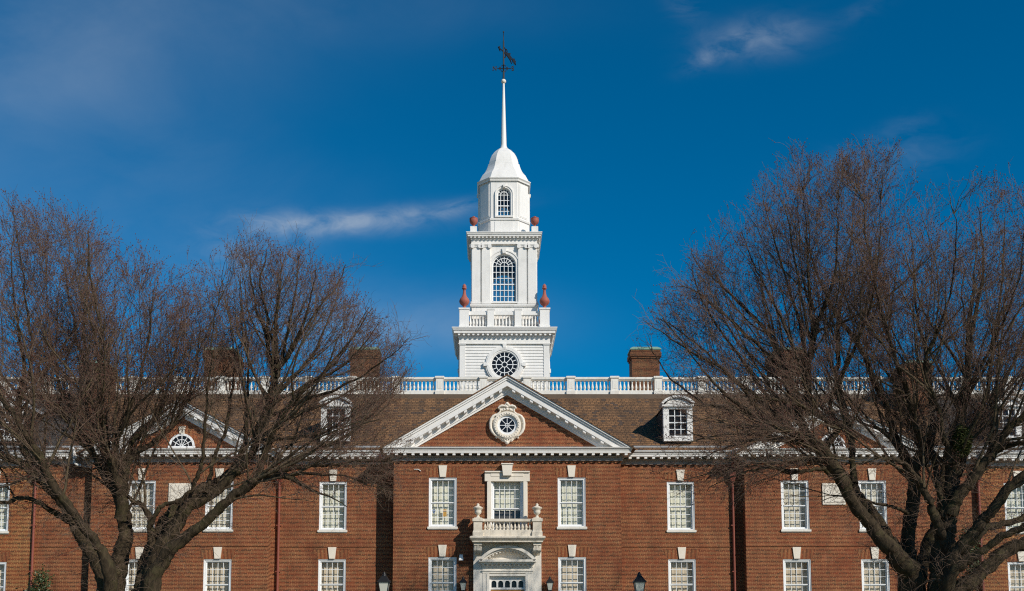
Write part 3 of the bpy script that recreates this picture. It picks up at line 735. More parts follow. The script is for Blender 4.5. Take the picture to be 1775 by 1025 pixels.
# ------------------------------------------------------------------ the tower
YTC = 70.9
def stage(hp, py):                                   # half width (px) and height (px) seen on the stage's front face
    h = 2.5
    for _ in range(8):
        Y = YTC-h; z = ZA(py, Y); h = hp*MPP(py, Y)
    return h, z
def hz(hp, py): return stage(hp, py)
TB = (0, YTC, ZR-.6)
T_ = thing('bell_tower', TB, 'white wooden three stage tower with arched windows, dome and spire rising behind the balustrade', 'tower')
def tp(mb, name, m, parent=T_): return mb.build(name, m, parent, base=TB)
def Tk(h, k):                                        # mapping to side k of a square of half width h: u along the side, z, d inwards
    def f(u, z, d):
        y = -h+d; x = u
        for _ in range(k): x, y = -y, x
        return (x, YTC+y, z)
    return f
h1, zs0 = hz(78, 640); z1t = hz(78, 590)[1]
zc0 = ZR-.6
# lower stage
mb = MB(); pitch = .19; z = zc0; core = h1-.06
mb.sq(0, YTC, [(core, zc0), (core, z1t+.2)])
while z < z1t-.1:
    for k in range(4):
        T = Tk(core, k); e = core-.001
        vs = [T(-e, z, -.045), T(e, z, -.045), T(e, z+pitch, -.012), T(-e, z+pitch, -.012), T(-e, z, .01), T(e, z, .01)]
        mb.add(vs, [(0, 1, 2, 3), (4, 5, 1, 0)])
    z += pitch
tp(mb, 'siding_wall', M['white'])
mb = MB()
cb = 10*MPP(620, YTC-h1)
for sx_ in (-1, 1):
    for sy_ in (-1, 1):
        c = h1-cb/2+.0; mb.cbox(sx_*c, YTC+sy_*c, cb/2, cb/2, zc0, z1t-.25); mb.cbox(sx_*c, YTC+sy_*c, cb/2+.03, cb/2+.03, z1t-.33, z1t-.27)
tp(mb, 'corner_board', M['white'])
def wcornice(ho, zt, hb, zb_, spacing, name='tower_cornice', zf=None):
    """frieze from zf to zb_, dentils, crown reaching half width ho at zt"""
    mb = MB(); H = zt-zb_
    mb.sq(0, YTC, [(hb+.02, zf), (hb+.02, zb_)])
    mb.sq(0, YTC, [(hb+.05, zf+(zb_-zf)*.0+.001), (hb+.05, zf+.06)])
    mb.sq(0, YTC, [(hb+.08, zb_), (hb+.08, zb_+.28*H)])
    w1 = hb+(ho-hb)*.72
    mb.sq(0, YTC, [(w1, zb_+.38*H), (w1+.01, zb_+.62*H), (w1+.05, zb_+.66*H), (ho-.02, zb_+.88*H), (ho, zb_+.9*H), (ho, zt)])
    mb.sq(0, YTC, [(hb+.16, zb_+.28*H), (hb+.16, zb_+.38*H)])
    n = int(2*(hb+.2)/spacing)
    for k in range(4):
        T = Tk(hb+.16, k)
        for i in range(n):
            u = -(hb+.16)+2*(hb+.16)*(i+.5)/n; w_ = spacing*.21
            a = [T(u-w_, zb_+.17*H, -(w1-hb-.16)*.75), T(u+w_, zb_+.17*H, -(w1-hb-.16)*.75), T(u+w_, zb_+.38*H+.005, -(w1-hb-.16)*.75), T(u-w_, zb_+.38*H+.005, -(w1-hb-.16)*.75)]
            b = [T(u-w_, zb_+.17*H, .05), T(u+w_, zb_+.17*H, .05), T(u+w_, zb_+.38*H+.005, .05), T(u-w_, zb_+.38*H+.005, .05)]
            mb.add(a+b, [(0, 1, 2, 3), (0, 4, 5, 1), (1, 5, 6, 2), (3, 7, 4, 0)])
    return tp(mb, name, M['white'])
hc1, zc1 = hz(91.5, 566.5)
zb1_ = hz(86, 584)[1]
wcornice(hc1, zc1, h1+.02, zb1_, .305, zf=z1t-.25)
# round windows on the lower stage
yF = h1
zcw = ZA(632.5, YTC-h1); mp = MPP(632, YTC-h1)
for k in range(4):
    T = Tk(h1, k); r = 23.3*mp
    mb = MB(); mb.arc(0, zcw, r, 33*mp, 0, 2*pi, -.09, .12, 40, T); mb.arc(0, zcw, r+.10, 31*mp, 0, 2*pi, -.13, -.088, 40, T); mb.arc(0, zcw, r-.05, r+.02, 0, 2*pi, -.05, .1, 40, T)
    for a in (0, pi/2, pi, 3*pi/2):
        c, s2 = cos(a), sin(a); r0, r1 = 29*mp, 36.5*mp; w0, w1 = .09, .13
        mb.prism([(r0*c-w0*s2, zcw+r0*s2+w0*c), (r1*c-w1*s2, zcw+r1*s2+w1*c), (r1*c+w1*s2, zcw+r1*s2-w1*c), (r0*c+w0*s2, zcw+r0*s2-w0*c)], -.17, .02, T)
    rw = tp(mb, 'round_window', M['white'])
    mb = MB(); mb.arc(0, zcw, 14*mp, 14*mp+.045, 0, 2*pi, -.04, .0, 32, T); mb.arc(0, zcw, 4*mp, 4*mp+.045, 0, 2*pi, -.04, .0, 20, T)
    for j in range(16):
        a = 2*pi*j/16; r0 = 4*mp if j % 2 == 0 else 14*mp
        mb.bar((r0*cos(a), zcw+r0*sin(a)), (r*cos(a), zcw+r*sin(a)), .042, -.036, -.002, T)
    tp(mb, 'muntins', M['white_win'], rw)
    tp(MB().prism([(r*cos(2*pi*i/32), zcw+r*sin(2*pi*i/32)) for i in range(32)], -.022, -.014, T), 'round_pane', M['glass_dark'], rw)
# first tower balustrade
hb_, _ = hz(79.5, 550); hb_ -= 0.05
zq0, zq1 = zc1, hz(79, 534)[1]
zrt = hz(78, 541)[1]; zrb = hz(78, 543.5)[1]
pw = 8.2*MPP(550, YTC-hb_)
TBAL = tp(MB().sq(0, YTC, [(hc1-.25, zc1), (hc1-.35, zc1+.06)]), 'tower_balustrade', M['white'])
mid = hb_-pw; ip = mid/3*1.02
ppt = MB().sq(0, 0, [(pw+.03, 0), (pw+.03, .2), (pw, .24), (pw, zq1-zq0-.14), (pw+.05, zq1-zq0-.1), (pw+.05, zq1-zq0)]).build('pedestal', M['white'])
ppt_used = False
def putp(x, y, sc=1.0, dz=0.0):
    global ppt_used
    o = ppt if not ppt_used else ppt.copy()
    if ppt_used: COL.objects.link(o)
    ppt_used = True
    o.parent = TBAL; o.location = (x, y, zc1+.02-TB[2]-dz); o.scale = (sc, sc, 1)
for sx_ in (-1, 1):
    for sy_ in (-1, 1): putp(sx_*mid, sy_*mid)
for k in range(4):
    T = Tk(mid, k)
    for u in (-ip, ip): x, y, _z = T(u, 0, 0); putp(x, y-YTC, .72, .0)
mb = MB(); m3 = MB(); brs = baluster_profile(zrb-.04-(zc1+.22), .07)
btp = MB().lathe(0, 0, brs, 8).build('baluster', M['white']); bu = False
for k in range(4):
    T = Tk(mid, k)
    for a, b in ((-mid+pw, -ip-pw*.7), (-ip+pw*.7, ip-pw*.7), (ip+pw*.7, mid-pw)):
        for z0, z1, d in ((zrb-.04, zrt+.10, .12), (zc1+.06, zc1+.22, .12)):
            vs = [T(a, z0, -d), T(b, z0, -d), T(b, z0, d), T(a, z0, d), T(a, z1, -d), T(b, z1, -d), T(b, z1, d), T(a, z1, d)]
            tp(MB().add(vs, [(0, 3, 2, 1), (4, 5, 6, 7), (0, 1, 5, 4), (1, 2, 6, 5), (2, 3, 7, 6), (3, 0, 4, 7)]), 'rail', M['white'], TBAL)
        for i in range(6):
            u = a+(b-a)*(i+.5)/6; x, y, _z = T(u, 0, 0)
            o = btp if not bu else btp.copy()
            if bu: COL.objects.link(o)
            bu = True; o.parent = TBAL; o.location = (x, y-YTC, zc1+.22-TB[2])
# second stage
h2, _ = hz(56.5, 480); z2b = hz(58, 527)[1]; z2t = hz(56.5, 428)[1]; z2f = hz(56.5, 415)[1]
hpb, zpb = hz(58.7, 540)
tp(MB().sq(0, YTC, [(hpb-.08, zc1), (hpb-.08, z2b-.18)]).sq(0, YTC, [(hpb-.02, z2b-.20), (hpb+.03, z2b-.12), (hpb+.03, z2b-.03), (hpb-.1, z2b)]), 'plinth', M['white'])
ws = h2-.12
def arched(name, hs, ww, zb_, zt_, zsp, aw, k, pitch, cols, rings_, spokes, thick=.3, keyz=None, wall_m='white', zspring=None):
    """a wall of half width ww on side k at half distance hs with an arched opening of half width aw"""
    T = Tk(hs, k); n = 14
    arc = [(aw*cos(pi*i/(2*n)), zsp+aw*sin(pi*i/(2*n))) for i in range(n+1)]
    mb = MB(); mi = MB(); z0 = zspring
    R = [(ww, zb_), (ww, zt_), (0, zt_)]+[arc[n-i] for i in range(n+1)]+[(aw, z0), (0, z0), (0, zb_)]
    Lf = [(-x, z) for x, z in reversed(R)]
    for poly in (R, Lf):
        m_ = len(poly); mb.add([T(x, z, 0) for x, z in poly], [tuple(range(m_))]); mi.add([T(x, z, thick+.01) for x, z in poly], [tuple(range(m_-1, -1, -1))])
    out = [(-aw, z0), (aw, z0)]+arc[:]+[(-x, z) for x, z in reversed(arc[:-1])]
    m_ = len(out)
    mb.add([T(x, z, 0) for x, z in out]+[T(x, z, thick) for x, z in out], [(i, (i+1) % m_, (i+1) % m_+m_, i+m_) for i in range(m_)])
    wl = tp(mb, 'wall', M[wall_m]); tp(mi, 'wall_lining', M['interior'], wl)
    mb = MB(); cs = aw*.19
    mb.arc(0, zsp, aw, aw+cs*1.7, 0, pi, -.07, .02, 28, T); mb.arc(0, zsp, aw+cs*1.25, aw+cs*1.75, 0, pi, -.11, -.068, 28, T)
    for s in (-1, 1):
        mb.prism([(s*aw, z0), (s*(aw+cs*1.7), z0), (s*(aw+cs*1.7), zsp), (s*aw, zsp)], -.07, .02, T)
        mb.prism([(s*(aw+cs*1.25), z0), (s*(aw+cs*1.75), z0), (s*(aw+cs*1.75), zsp), (s*(aw+cs*1.25), zsp)], -.11, -.068, T)
    mb.prism([(-aw*.13, zsp+aw*1.02), (aw*.13, zsp+aw*1.02), (aw*.2, zsp+aw*1.5), (-aw*.2, zsp+aw*1.5)], -.2, .02, T)
    mb.prism([(-aw-cs*1.8, z0-.1), (aw+cs*1.8, z0-.1), (aw+cs*1.8, z0), (-aw-cs*1.8, z0)], -.14, .02, T)
    tp(mb, 'casing', M['white'], wl)
    mb = MB(); y0, y1 = .08, .13; bw = .038
    mb.arc(0, zsp, aw-.06, aw+.01, 0, pi, y0-.02, y1+.02, 28, T)
    for s in (-1, 1): mb.bar((s*(aw-.03), z0), (s*(aw-.03), zsp), .06, y0-.02, y1+.02, T)
    mb.bar((-aw, z0+.04), (aw, z0+.04), .08, y0-.02, y1+.02, T)
    for i in range(1, cols): x = -aw+2*aw*i/cols; mb.bar((x, z0), (x, zsp), bw, y0, y1, T)
    nr = max(1, round((zsp-z0)/pitch))
    for i in range(1, nr+1): z = z0+(zsp-z0)*i/nr; mb.bar((-aw, z), (aw, z), bw*(1.7 if i == nr//2 else 1), y0+.002, y1-.002, T)
    for rr in rings_: mb.arc(0, zsp, aw*rr-bw/2, aw*rr+bw/2, 0, pi, y0+.001, y1-.001, 20, T)
    for i in range(1, spokes): a = pi*i/spokes; r0 = min(rings_)*aw*(1 if i*2 != spokes else 0); mb.bar((r0*cos(a), zsp+r0*sin(a)), (aw*cos(a), zsp+aw*sin(a)), bw, y0+.003, y1-.003, T)
    wn = tp(mb, 'arched_window', M['white_win'], wl)
    poly = out; tp(MB().prism(poly, .104, .108, T), 'arched_pane', M['glass'], wl)
    return wl
mp2 = MPP(480, YTC-ws)
for k in range(4):
    arched('w', ws, ws-.001, z2b-.01, z2f, ZA(461, YTC-ws), 20.7*mp2, k, 10.4*mp2, 6, (.68, .34), 8, zspring=ZA(524, YTC-ws))
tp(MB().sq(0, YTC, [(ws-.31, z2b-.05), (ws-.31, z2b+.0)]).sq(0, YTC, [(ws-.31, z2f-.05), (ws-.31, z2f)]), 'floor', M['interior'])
mb = MB(); mc = MB()
for k in range(4):
    T = Tk(h2, k)
    for c in (-48, -31.5, 31.5, 48.5):
        u = c*mp2; hw = 7.3*mp2
        if abs(c) > 40: u = math.copysign(h2-hw-.02, c)
        mb.prism([(u-hw, z2b), (u+hw, z2b), (u+hw, z2t-.02), (u-hw, z2t-.02)], -.02-.001*k, .14, T)
        mb.prism([(u-hw-.06, z2b), (u+hw+.06, z2b), (u+hw+.06, z2b+.08), (u-hw-.06, z2b+.08)], -.09-.001*k, .14, T); mb.prism([(u-hw-.03, z2b+.08), (u+hw+.03, z2b+.08), (u+hw+.0, z2b+.2), (u-hw-.0, z2b+.2)], -.05-.001*k, .14, T)
        mc.prism([(u-hw-.05, z2t+.10), (u+hw+.05, z2t+.10), (u+hw+.07, z2t+.17), (u-hw-.07, z2t+.17)], -.12-.001*k, .1, T)
        mc.prism([(u-hw, z2t-.02), (u+hw, z2t-.02), (u+hw, z2t+.10), (u-hw, z2t+.10)], -.07-.001*k, .1, T)
        for s in (-1, 1): mc.arc(u+s*hw*.86, z2t+.0, .0, .125, 0, 2*pi, -.13-.001*k, .02, 12, T)
pil = tp(mb, 'pilaster', M['white']); tp(mc, 'pilaster_capital', M['white'], pil)
hc2, zc2 = hz(66, 401.5); zb2 = hz(60, 415)[1]
wcornice(hc2, zc2, h2, zb2, .243, zf=z2t+.17)
# octagon stage
h3, _ = hz(42.5, 350); z3b = zc2; z3m = hz(43.5, 378)[1]; z3t = hz(42.5, 315)[1]
RAT = .54
tp(MB().octo(0, YTC, [(h3+.04, z3b), (h3+.04, z3m-.16)], RAT).octo(0, YTC, [(h3+.10, z3m-.16), (h3+.13, z3m-.06), (h3+.05, z3m)], RAT), 'plinth', M['white'])
mp3 = MPP(350, YTC-h3)
for k in range(4):
    arched('w', h3, h3*RAT, z3m-.02, z3t+.05, ZA(337.5, YTC-h3), 11.8*mp3, k, 9.5*mp3, 4, (.5,), 6, thick=.18, zspring=ZA(375, YTC-h3))
mb = MB(); md = MB()
c = h3*RAT
for a, b in (((c, -h3), (h3, -c)), ((h3, c), (c, h3)), ((-c, h3), (-h3, c)), ((-h3, -c), (-c, -h3))):
    a = np.array(a); b = np.array(b); nrm = np.array(((a+b)/2)); nrm /= np.linalg.norm(nrm); t_ = (b-a)/np.linalg.norm(b-a); L_ = np.linalg.norm(b-a)
    def T(u, z, d): p = (a+b)/2+t_*u-nrm*d; return (p[0], YTC+p[1], z)
    mb.prism([(-L_/2, z3m-.02), (L_/2, z3m-.02), (L_/2, z3t+.05), (-L_/2, z3t+.05)], 0, .18, T)
    md.prism([(-L_/2+.1, z3m+.12), (L_/2-.1, z3m+.12), (L_/2-.1, z3t-.1), (-L_/2+.1, z3t-.1)], -.025, .01, T); md.prism([(-L_/2+.17, z3m+.19), (L_/2-.17, z3m+.19), (L_/2-.17, z3t-.17), (-L_/2+.17, z3t-.17)], -.04, .0, T)
    T0 = T; md.prism([(-L_/2+.12, z3b+.2), (L_/2-.12, z3b+.2), (L_/2-.12, z3m-.25), (-L_/2+.12, z3m-.25)], -.065, .01, T)
for k in range(4):
    T = Tk(h3+.04, k); md.prism([(-c+.25, z3b+.2), (c-.25, z3b+.2), (c-.25, z3m-.25), (-c+.25, z3m-.25)], -.025, .01, T)
tp(mb, 'wall', M['white']); tp(md, 'wall_panel', M['white'])
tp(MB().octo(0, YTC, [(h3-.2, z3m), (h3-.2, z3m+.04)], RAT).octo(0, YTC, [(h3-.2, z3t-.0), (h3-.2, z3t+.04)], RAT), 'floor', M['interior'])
hc3, zc3 = hz(47, 307)
tp(MB().octo(0, YTC, [(h3+.03, z3t-.02), (h3+.03, z3t+.1), (h3+.10, z3t+.12), (hc3-.08, zc3-.22), (hc3-.06, zc3-.12), (hc3, zc3-.04), (hc3, zc3)], RAT), 'tower_cornice', M['white'])
prof = []
for hp, py in ((36.8, 303.5), (34.2, 301), (31.2, 297), (28.8, 292), (27.4, 288), (26.8, 284.8), (25.2, 284.6), (24.8, 281), (23.4, 276), (21, 270), (17.5, 265), (12.5, 260.5), (7.5, 257.5)):
    hh = hp*MPP(py, YTC); prof.append((hh, ZA(py, YTC-hh*.6)))
prof = [(hc3-.1, zc3), (prof[0][0], prof[0][1])]+prof[1:]
tp(MB().octo(0, YTC, prof, RAT), 'dome', M['white'])
zsp0, zsp1 = ZA(258, YTC), ZA(144, YTC); mq = MPP(200, YTC)
tp(MB().lathe(0, YTC, [(7*mq, zsp0-.1), (6.5*mq, zsp0+.05), (5*mq, zsp0+.18), (4.9*mq, zsp0+.3), (1.7*mq, zsp1), (1.7*mq, zsp1+.05)], 12), 'spire', M['white'])
zbl = ZA(141.5, YTC)
tp(MB().lathe(0, YTC, [(.0, zbl-.17)]+[(.165*sin(pi*i/10), zbl-.165*cos(pi*i/10)) for i in range(1, 10)]+[(0, zbl+.17)], 14), 'ball', M['cream'])
# weather vane
VB = (0, YTC, zbl+.16)
VN = thing('weather_vane', VB, 'dark iron weather vane with arrow and N and S letters on the spire tip', 'weather vane')
ztop = ZA(55, YTC); zN = ZA(119, YTC)
MB().lathe(0, YTC, [(.07, VB[2]), (.055, zN), (.05, ZA(72, YTC)), (.025, ZA(70, YTC)), (.022, ztop-.1), (.05, ztop-.06), (.05, ztop), (.0, ztop+.05)], 8).build('rod', M['vane'], VN, base=VB)
mv = MB(); a_ = 17*mq
mv.tube([(-11*mq, YTC, zN), (13*mq, YTC, zN)], .028, 6); mv.tube([(0, YTC-.5, zN), (0, YTC+.5, zN)], .028, 6)
for s in (-1, 1):
    for e in (-1, 1):
        mv.tube([(s*1*mq, YTC, zN+e*5*mq), (s*3*mq, YTC, zN+e*6.5*mq), (s*3.6*mq, YTC, zN+e*4.5*mq), (s*5*mq, YTC, zN+e*2.2*mq), (s*8*mq, YTC, zN)], .022, 6)
        mv.tube([(s*6*mq, YTC, zN+e*1*mq), (s*5.2*mq, YTC, zN+e*2.6*mq), (s*7.6*mq, YTC, zN+e*2.6*mq), (s*7.4*mq, YTC, zN)], .02, 6)
        mv.tube([(0, YTC+s*1*mq, zN+e*5*mq), (0, YTC+s*5*mq, zN+e*2*mq), (0, YTC+s*9*mq, zN)], .02, 6)
mv.build('cross_arms', M['vane'], VN, base=VB)
ml = MB(); x0, x1, zl, zh = -18.3*mq, -13*mq, zN-3.4*mq, zN+3.4*mq; tk = 1.35*mq
ml.bar((x0, zl), (x0, zh), tk, YTC-.03, YTC+.03); ml.bar((x1, zl), (x1, zh), tk, YTC-.031, YTC+.031); ml.bar((x0, zh), (x1, zl), tk*1.1, YTC-.029, YTC+.029)
for xx in (x0, x1): ml.bar((xx-1.1*mq, zl if xx == x0 else zh), (xx+1.1*mq, zl if xx == x0 else zh), tk*.6, YTC-.028, YTC+.028)
sx_ = 15.8*mq; r = 1.75*mq
ml.arc(sx_, zN+1.7*mq, r-tk*.5, r+tk*.5, radians(20), radians(270), YTC-.03, YTC+.03, 12); ml.arc(sx_, zN-1.75*mq, r-tk*.5, r+tk*.5, radians(-160), radians(90), YTC-.031, YTC+.031, 12)
ml.build('compass_letter', M['vane'], VN, base=VB)
zV = ZA(90, YTC); dirv = np.array((1.2, 2.0)); dirv /= np.linalg.norm(dirv)
def TV(u, z, d):
    u = u*.75+.46; z = z*.85; d = d*.8
    return (dirv[0]*u-dirv[1]*d, YTC+dirv[1]*u+dirv[0]*d, zV+z)
ma = MB()
ma.bar((-1.25, 0), (1.3, 0), .07, -.03, .03, TV)
ma.prism([(-1.6, 0), (-1.22, .24), (-1.3, 0.03), (-1.0, .0), (-1.3, -.03), (-1.22, -.24)], -.035, .035, TV)
ma.prism([(.95, 0), (1.1, .2), (1.25, .12), (1.35, .26), (1.45, .1), (1.65, .2), (1.55, 0), (1.65, -.2), (1.45, -.1), (1.35, -.26), (1.25, -.12), (1.1, -.2)], -.034, .034, TV)
ma.prism([(-.3, .05), (0, .16), (.35, .30), (.62, .40), (.55, .18), (.9, .12), (.7, -.08), (.85, -.42), (.5, -.2), (.1, -.12), (-.3, -.05)], -.033, .033, TV)
ma.arc(-.45, .22, .17, .23, 0, 2*pi, -.03, .03, 14, TV); ma.arc(-.45, -.22, .17, .23, 0, 2*pi, -.031, .031, 14, TV); ma.arc(-.1, .28, .12, .17, 0, 2*pi, -.032, .032, 12, TV)
ma.build('arrow', M['vane'], VN, base=VB)
# terracotta finials on the tower
zf = zc1+.02+(zq1-zq0); hf = hz(79, 489)[1]-zf
fprof = [(.22, 0), (.22, .03), (.12, .05), (.09, .09), (.13, .13), (.25, .19), (.315, .26), (.33, .32), (.28, .40), (.17, .48), (.11, .58), (.085, .70), (.08, .78), (.15, .79), (.16, .82), (.11, .83), (.13, .87), (.12, .92), (.06, .97), (.0, 1.0)]
for sx_, sy_, nm in ((-1, -1, 'left front corner pedestal'), (1, -1, 'right front corner pedestal'), (-1, 1, 'left rear corner pedestal'), (1, 1, 'right rear corner pedestal')):
    tag(MB().lathe(0, 0, [(r, z*hf) for r, z in fprof], 16).build('terracotta_finial', M['terra'], None, (sx_*mid, YTC+sy_*mid, zf)), f'tall slender terracotta finial on the {nm} of the tower balustrade', 'finial', 'terracotta finials around the tower balustrade')
uprof = [(.13, 0), (.13, .05), (.07, .1), (.06, .16), (.1, .22), (.2, .34), (.245, .5), (.25, .66), (.235, .75), (.25, .77), (.25, .80), (.16, .86), (.06, .91), (.05, .95), (.07, .97), (0, 1.0)]
hu, zu0 = hz(53, 400)
hub = 5.7*MPP(398, YTC-hc2); zub = hz(53, 394.5)[1]; hur = hz(53, 375)[1]-zub
for sx_ in (-1, 1):
    for sy_ in (-1, 1): tp(MB().cbox(sx_*hu, YTC+sy_*hu, hub, hub, zc2-.01, zub), 'urn_block', M['white'])
for sx_, sy_, nm in ((-1, -1, 'left front corner'), (1, -1, 'right front corner')):
    tag(MB().lathe(0, 0, [(r*1.08, z*hur) for r, z in uprof], 16).build('terracotta_urn', M['terra'], None, (sx_*hu, YTC+sy_*hu, zub)), f'small round terracotta urn on the {nm} of the upper tower cornice', 'urn', 'terracotta urns on the upper cornice')

# ------------------------------------------------------------------ lamps
def lantern(mb, mg, x, y, z, s):                     # four sided lantern, bottom at z
    mg.sq(x, y, [(.115*s, z+.06*s), (.19*s, z+.52*s)])
    mb.sq(x, y, [(.10*s, z-.02*s), (.135*s, z+.06*s)])
    for a in (-1, 1):
        for b in (-1, 1): mb.tube([(x+a*.12*s, y+b*.12*s, z+.06*s), (x+a*.195*s, y+b*.195*s, z+.52*s)], .016*s, 5)
    mb.sq(x, y, [(.235*s, z+.52*s), (.235*s, z+.55*s), (.17*s, z+.64*s), (.10*s, z+.74*s), (.085*s, z+.76*s)])
    mb.lathe(x, y, [(.085*s, z+.76*s), (.085*s, z+.82*s), (.05*s, z+.84*s), (.06*s, z+.87*s), (0, z+.93*s)], 8)
for s_, nm in ((-1, 'left'), (1, 'right')):
    px = 803 if s_ < 0 else 953
    x, zt = at(px, 999, YC-.35); s = .85; zb_ = zt-.93*s
    o = thing('wall_lantern', (x, YC, zb_), f'black wall lantern with frosted glass {nm} of the stone doorway', 'wall lamp', 'lanterns beside the door')
    mb, mg = MB(), MB(); lantern(mb, mg, x, YC-.35, zb_, s)
    mb.tube([(x, YC, zb_+.1), (x, YC-.2, zb_-.12), (x, YC-.35, zb_-.02)], .025, 6); mb.box(x-.07, x+.07, YC-.03, YC, zb_-.05, zb_+.25)
    mb.build('lantern_frame', M['black'], o, base=(x, YC, zb_)); mg.build('lamp_glass', M['lampglass'], o, base=(x, YC, zb_))
for px, nm in ((666, 'left of the doorway, against the shaded wall'), (1108, 'right of the doorway, against sunlit brick')):
    YL = 46.0; x, zt = at(px, 991, YL); s = 1.12; zb_ = zt-.93*s
    o = thing('street_lamp', (x, YL, 0), f'black post lantern {nm}', 'lamp post', 'lamp posts in front of the building')
    mb, mg = MB(), MB(); lantern(mb, mg, x, YL, zb_, s); bs = (x, YL, 0)
    mb.build('lantern_frame', M['black'], o, base=bs); mg.build('lamp_glass', M['lampglass'], o, base=bs)
    MB().lathe(x, YL, [(.22, 0), (.22, .1), (.15, .2), (.12, .6), (.07, .8), (.055, 1.2), (.05, zb_-.25), (.09, zb_-.2), (.06, zb_-.1), (.1, zb_-.02), (.1, zb_)], 12).build('lamp_post', M['black'], o, base=bs)
x, zt = at(799.5, 962, YC); z0 = ZA(972, YC)
fl = thing('floodlight', (x, YC, z0), 'small white wall floodlight in the shade left of the balcony', 'floodlight')
MB().rings([[(-.12, -.22, 0), (.12, -.22, 0), (.12, -.02, 0), (-.12, -.02, 0)], [(-.085, -.18, zt-z0), (.085, -.18, zt-z0), (.085, -.02, zt-z0), (-.085, -.02, zt-z0)]]).build('housing', M['white_win'], fl)
MB().box(-.05, .05, -.021, 0, .05, .2).build('bracket', M['flash'], fl)

# ------------------------------------------------------------------ trees
rng = np.random.default_rng(11)
def mesh_np(name, V_, F_, m, parent, base, smooth=True):
    me = bpy.data.meshes.new(name)
    V_ = (V_-np.array(base)).astype(np.float32); nF, k = F_.shape
    me.vertices.add(len(V_)); me.vertices.foreach_set('co', V_.ravel())
    me.loops.add(nF*k); me.loops.foreach_set('vertex_index', F_.astype(np.int32).ravel())
    me.polygons.add(nF); me.polygons.foreach_set('loop_start', np.arange(0, nF*k, k, dtype=np.int32)); me.polygons.foreach_set('loop_total', np.full(nF, k, np.int32))
    if smooth: me.polygons.foreach_set('use_smooth', np.ones(nF, bool))
    me.update(calc_edges=True); me.materials.append(m)
    o = bpy.data.objects.new(name, me); COL.objects.link(o); o.parent = parent
    return o
def tubes(P, R, s):                                   # P (N,K,3), R (N,K)
    N, K, _ = P.shape
    d = np.gradient(P, axis=1); d /= np.linalg.norm(d, axis=2, keepdims=True)+1e-9
    md = d.mean(axis=1); ref = np.where(np.abs(md[:, 2:3]) < .8, np.array([[0, 0, 1.0]]), np.array([[1.0, 0, 0]]))
    u = np.cross(d, ref[:, None, :]); u /= np.linalg.norm(u, axis=2, keepdims=True)+1e-9; v = np.cross(d, u)
    a = 2*np.pi*np.arange(s)/s
    V_ = P[:, :, None, :]+R[:, :, None, None]*(u[:, :, None, :]*np.cos(a)[None, None, :, None]+v[:, :, None, :]*np.sin(a)[None, None, :, None])
    idx = np.arange(N*K*s).reshape(N, K, s); nx = np.roll(idx, -1, axis=2)
    F_ = np.stack([idx[:, :-1], nx[:, :-1], nx[:, 1:], idx[:, 1:]], axis=-1).reshape(-1, 4)
    return V_.reshape(-1, 3), F_
def unit(a): return a/(np.linalg.norm(a, axis=-1, keepdims=True)+1e-9)
class Envelope:                                       # crown hulls: outline round a centre, rounded in depth
    def __init__(s, stars): s.st = stars
    def inside(s, P, k=1.0):
        ok = np.zeros(P.shape[:-1], bool)
        for cx_, cz_, Y0, dp, th, rr in s.st:
            d = (P[..., 1]-Y0)/dp; sc = np.sqrt(np.clip(1-d*d, 0, 1))
            x, z = P[..., 0]-cx_, P[..., 2]-cz_; r = np.hypot(x, z); t_ = np.arctan2(z, x)
            R_ = np.interp(t_, th, rr, period=2*np.pi)
            ok |= r < R_*(.35+.65*sc)*k*(np.abs(d) < 1)
        return ok
def star(c, pts, Y0, dp):
    cx_, cz_ = at(c[0], c[1], Y0); th, rr = [], []
    for p in pts:
        x, z = at(p[0], p[1], Y0); th.append(math.atan2(z-cz_, x-cx_)); rr.append(math.hypot(x-cx_, z-cz_))
    th, rr = np.array(th), np.array(rr); o = np.argsort(th)
    g = np.random.default_rng(len(pts)); tg = np.linspace(-np.pi, np.pi, 90, endpoint=False)   # ragged outline
    rg = np.interp(tg, th[o], rr[o], period=2*np.pi)*(1+.05*g.normal(size=90))
    return (cx_, cz_, Y0, dp, tg, rg)
def catmull(p, n=5):
    p = np.array(p, float); q = np.vstack([2*p[0]-p[1], p, 2*p[-1]-p[-2]]); out = []
    for i in range(len(p)-1):
        a, b, c, d = q[i], q[i+1], q[i+2], q[i+3]
        for t_ in np.linspace(0, 1, n, endpoint=False):
            out.append(.5*((2*b)+(-a+c)*t_+(2*a-5*b+4*c-d)*t_*t_+(-a+3*b-3*c+d)*t_**3))
    out.append(p[-1]); return np.array(out)
ZLOW, ZSPAN = ZA(800, 40.8), ZA(680, 40.8)-ZA(800, 40.8)
def grow(st, dr, ln, K, up, wig, F_, rad):
    """branches from points st along dr, bending towards up / away from F_"""
    N = len(st); P = np.zeros((N, K+1, 3)); P[:, 0] = st; d = unit(dr); step = (ln/K)[:, None]
    for k in range(K):
        out = unit(P[:, k]-F_)
        lift = np.clip((P[:, k, 2:3]-ZLOW)/ZSPAN, -.5, 1.0)
        d = unit(d+up*lift*np.array([0, 0, 1.0])+rad*out+wig*rng.normal(size=(N, 3)))
        P[:, k+1] = P[:, k]+d*step
    return P
def clip(P, env, kk):
    N, K, _ = P.shape
    ins = env.inside(P, kk[:, None]); ins[:, 0] = True
    first = np.where(ins.all(axis=1), K-1, np.argmin(ins, axis=1)-1)
    f = np.clip(first/(K-1), 0, 1)
    keep = f > .2
    return P[:, :1]+(P-P[:, :1])*f[:, None, None], keep
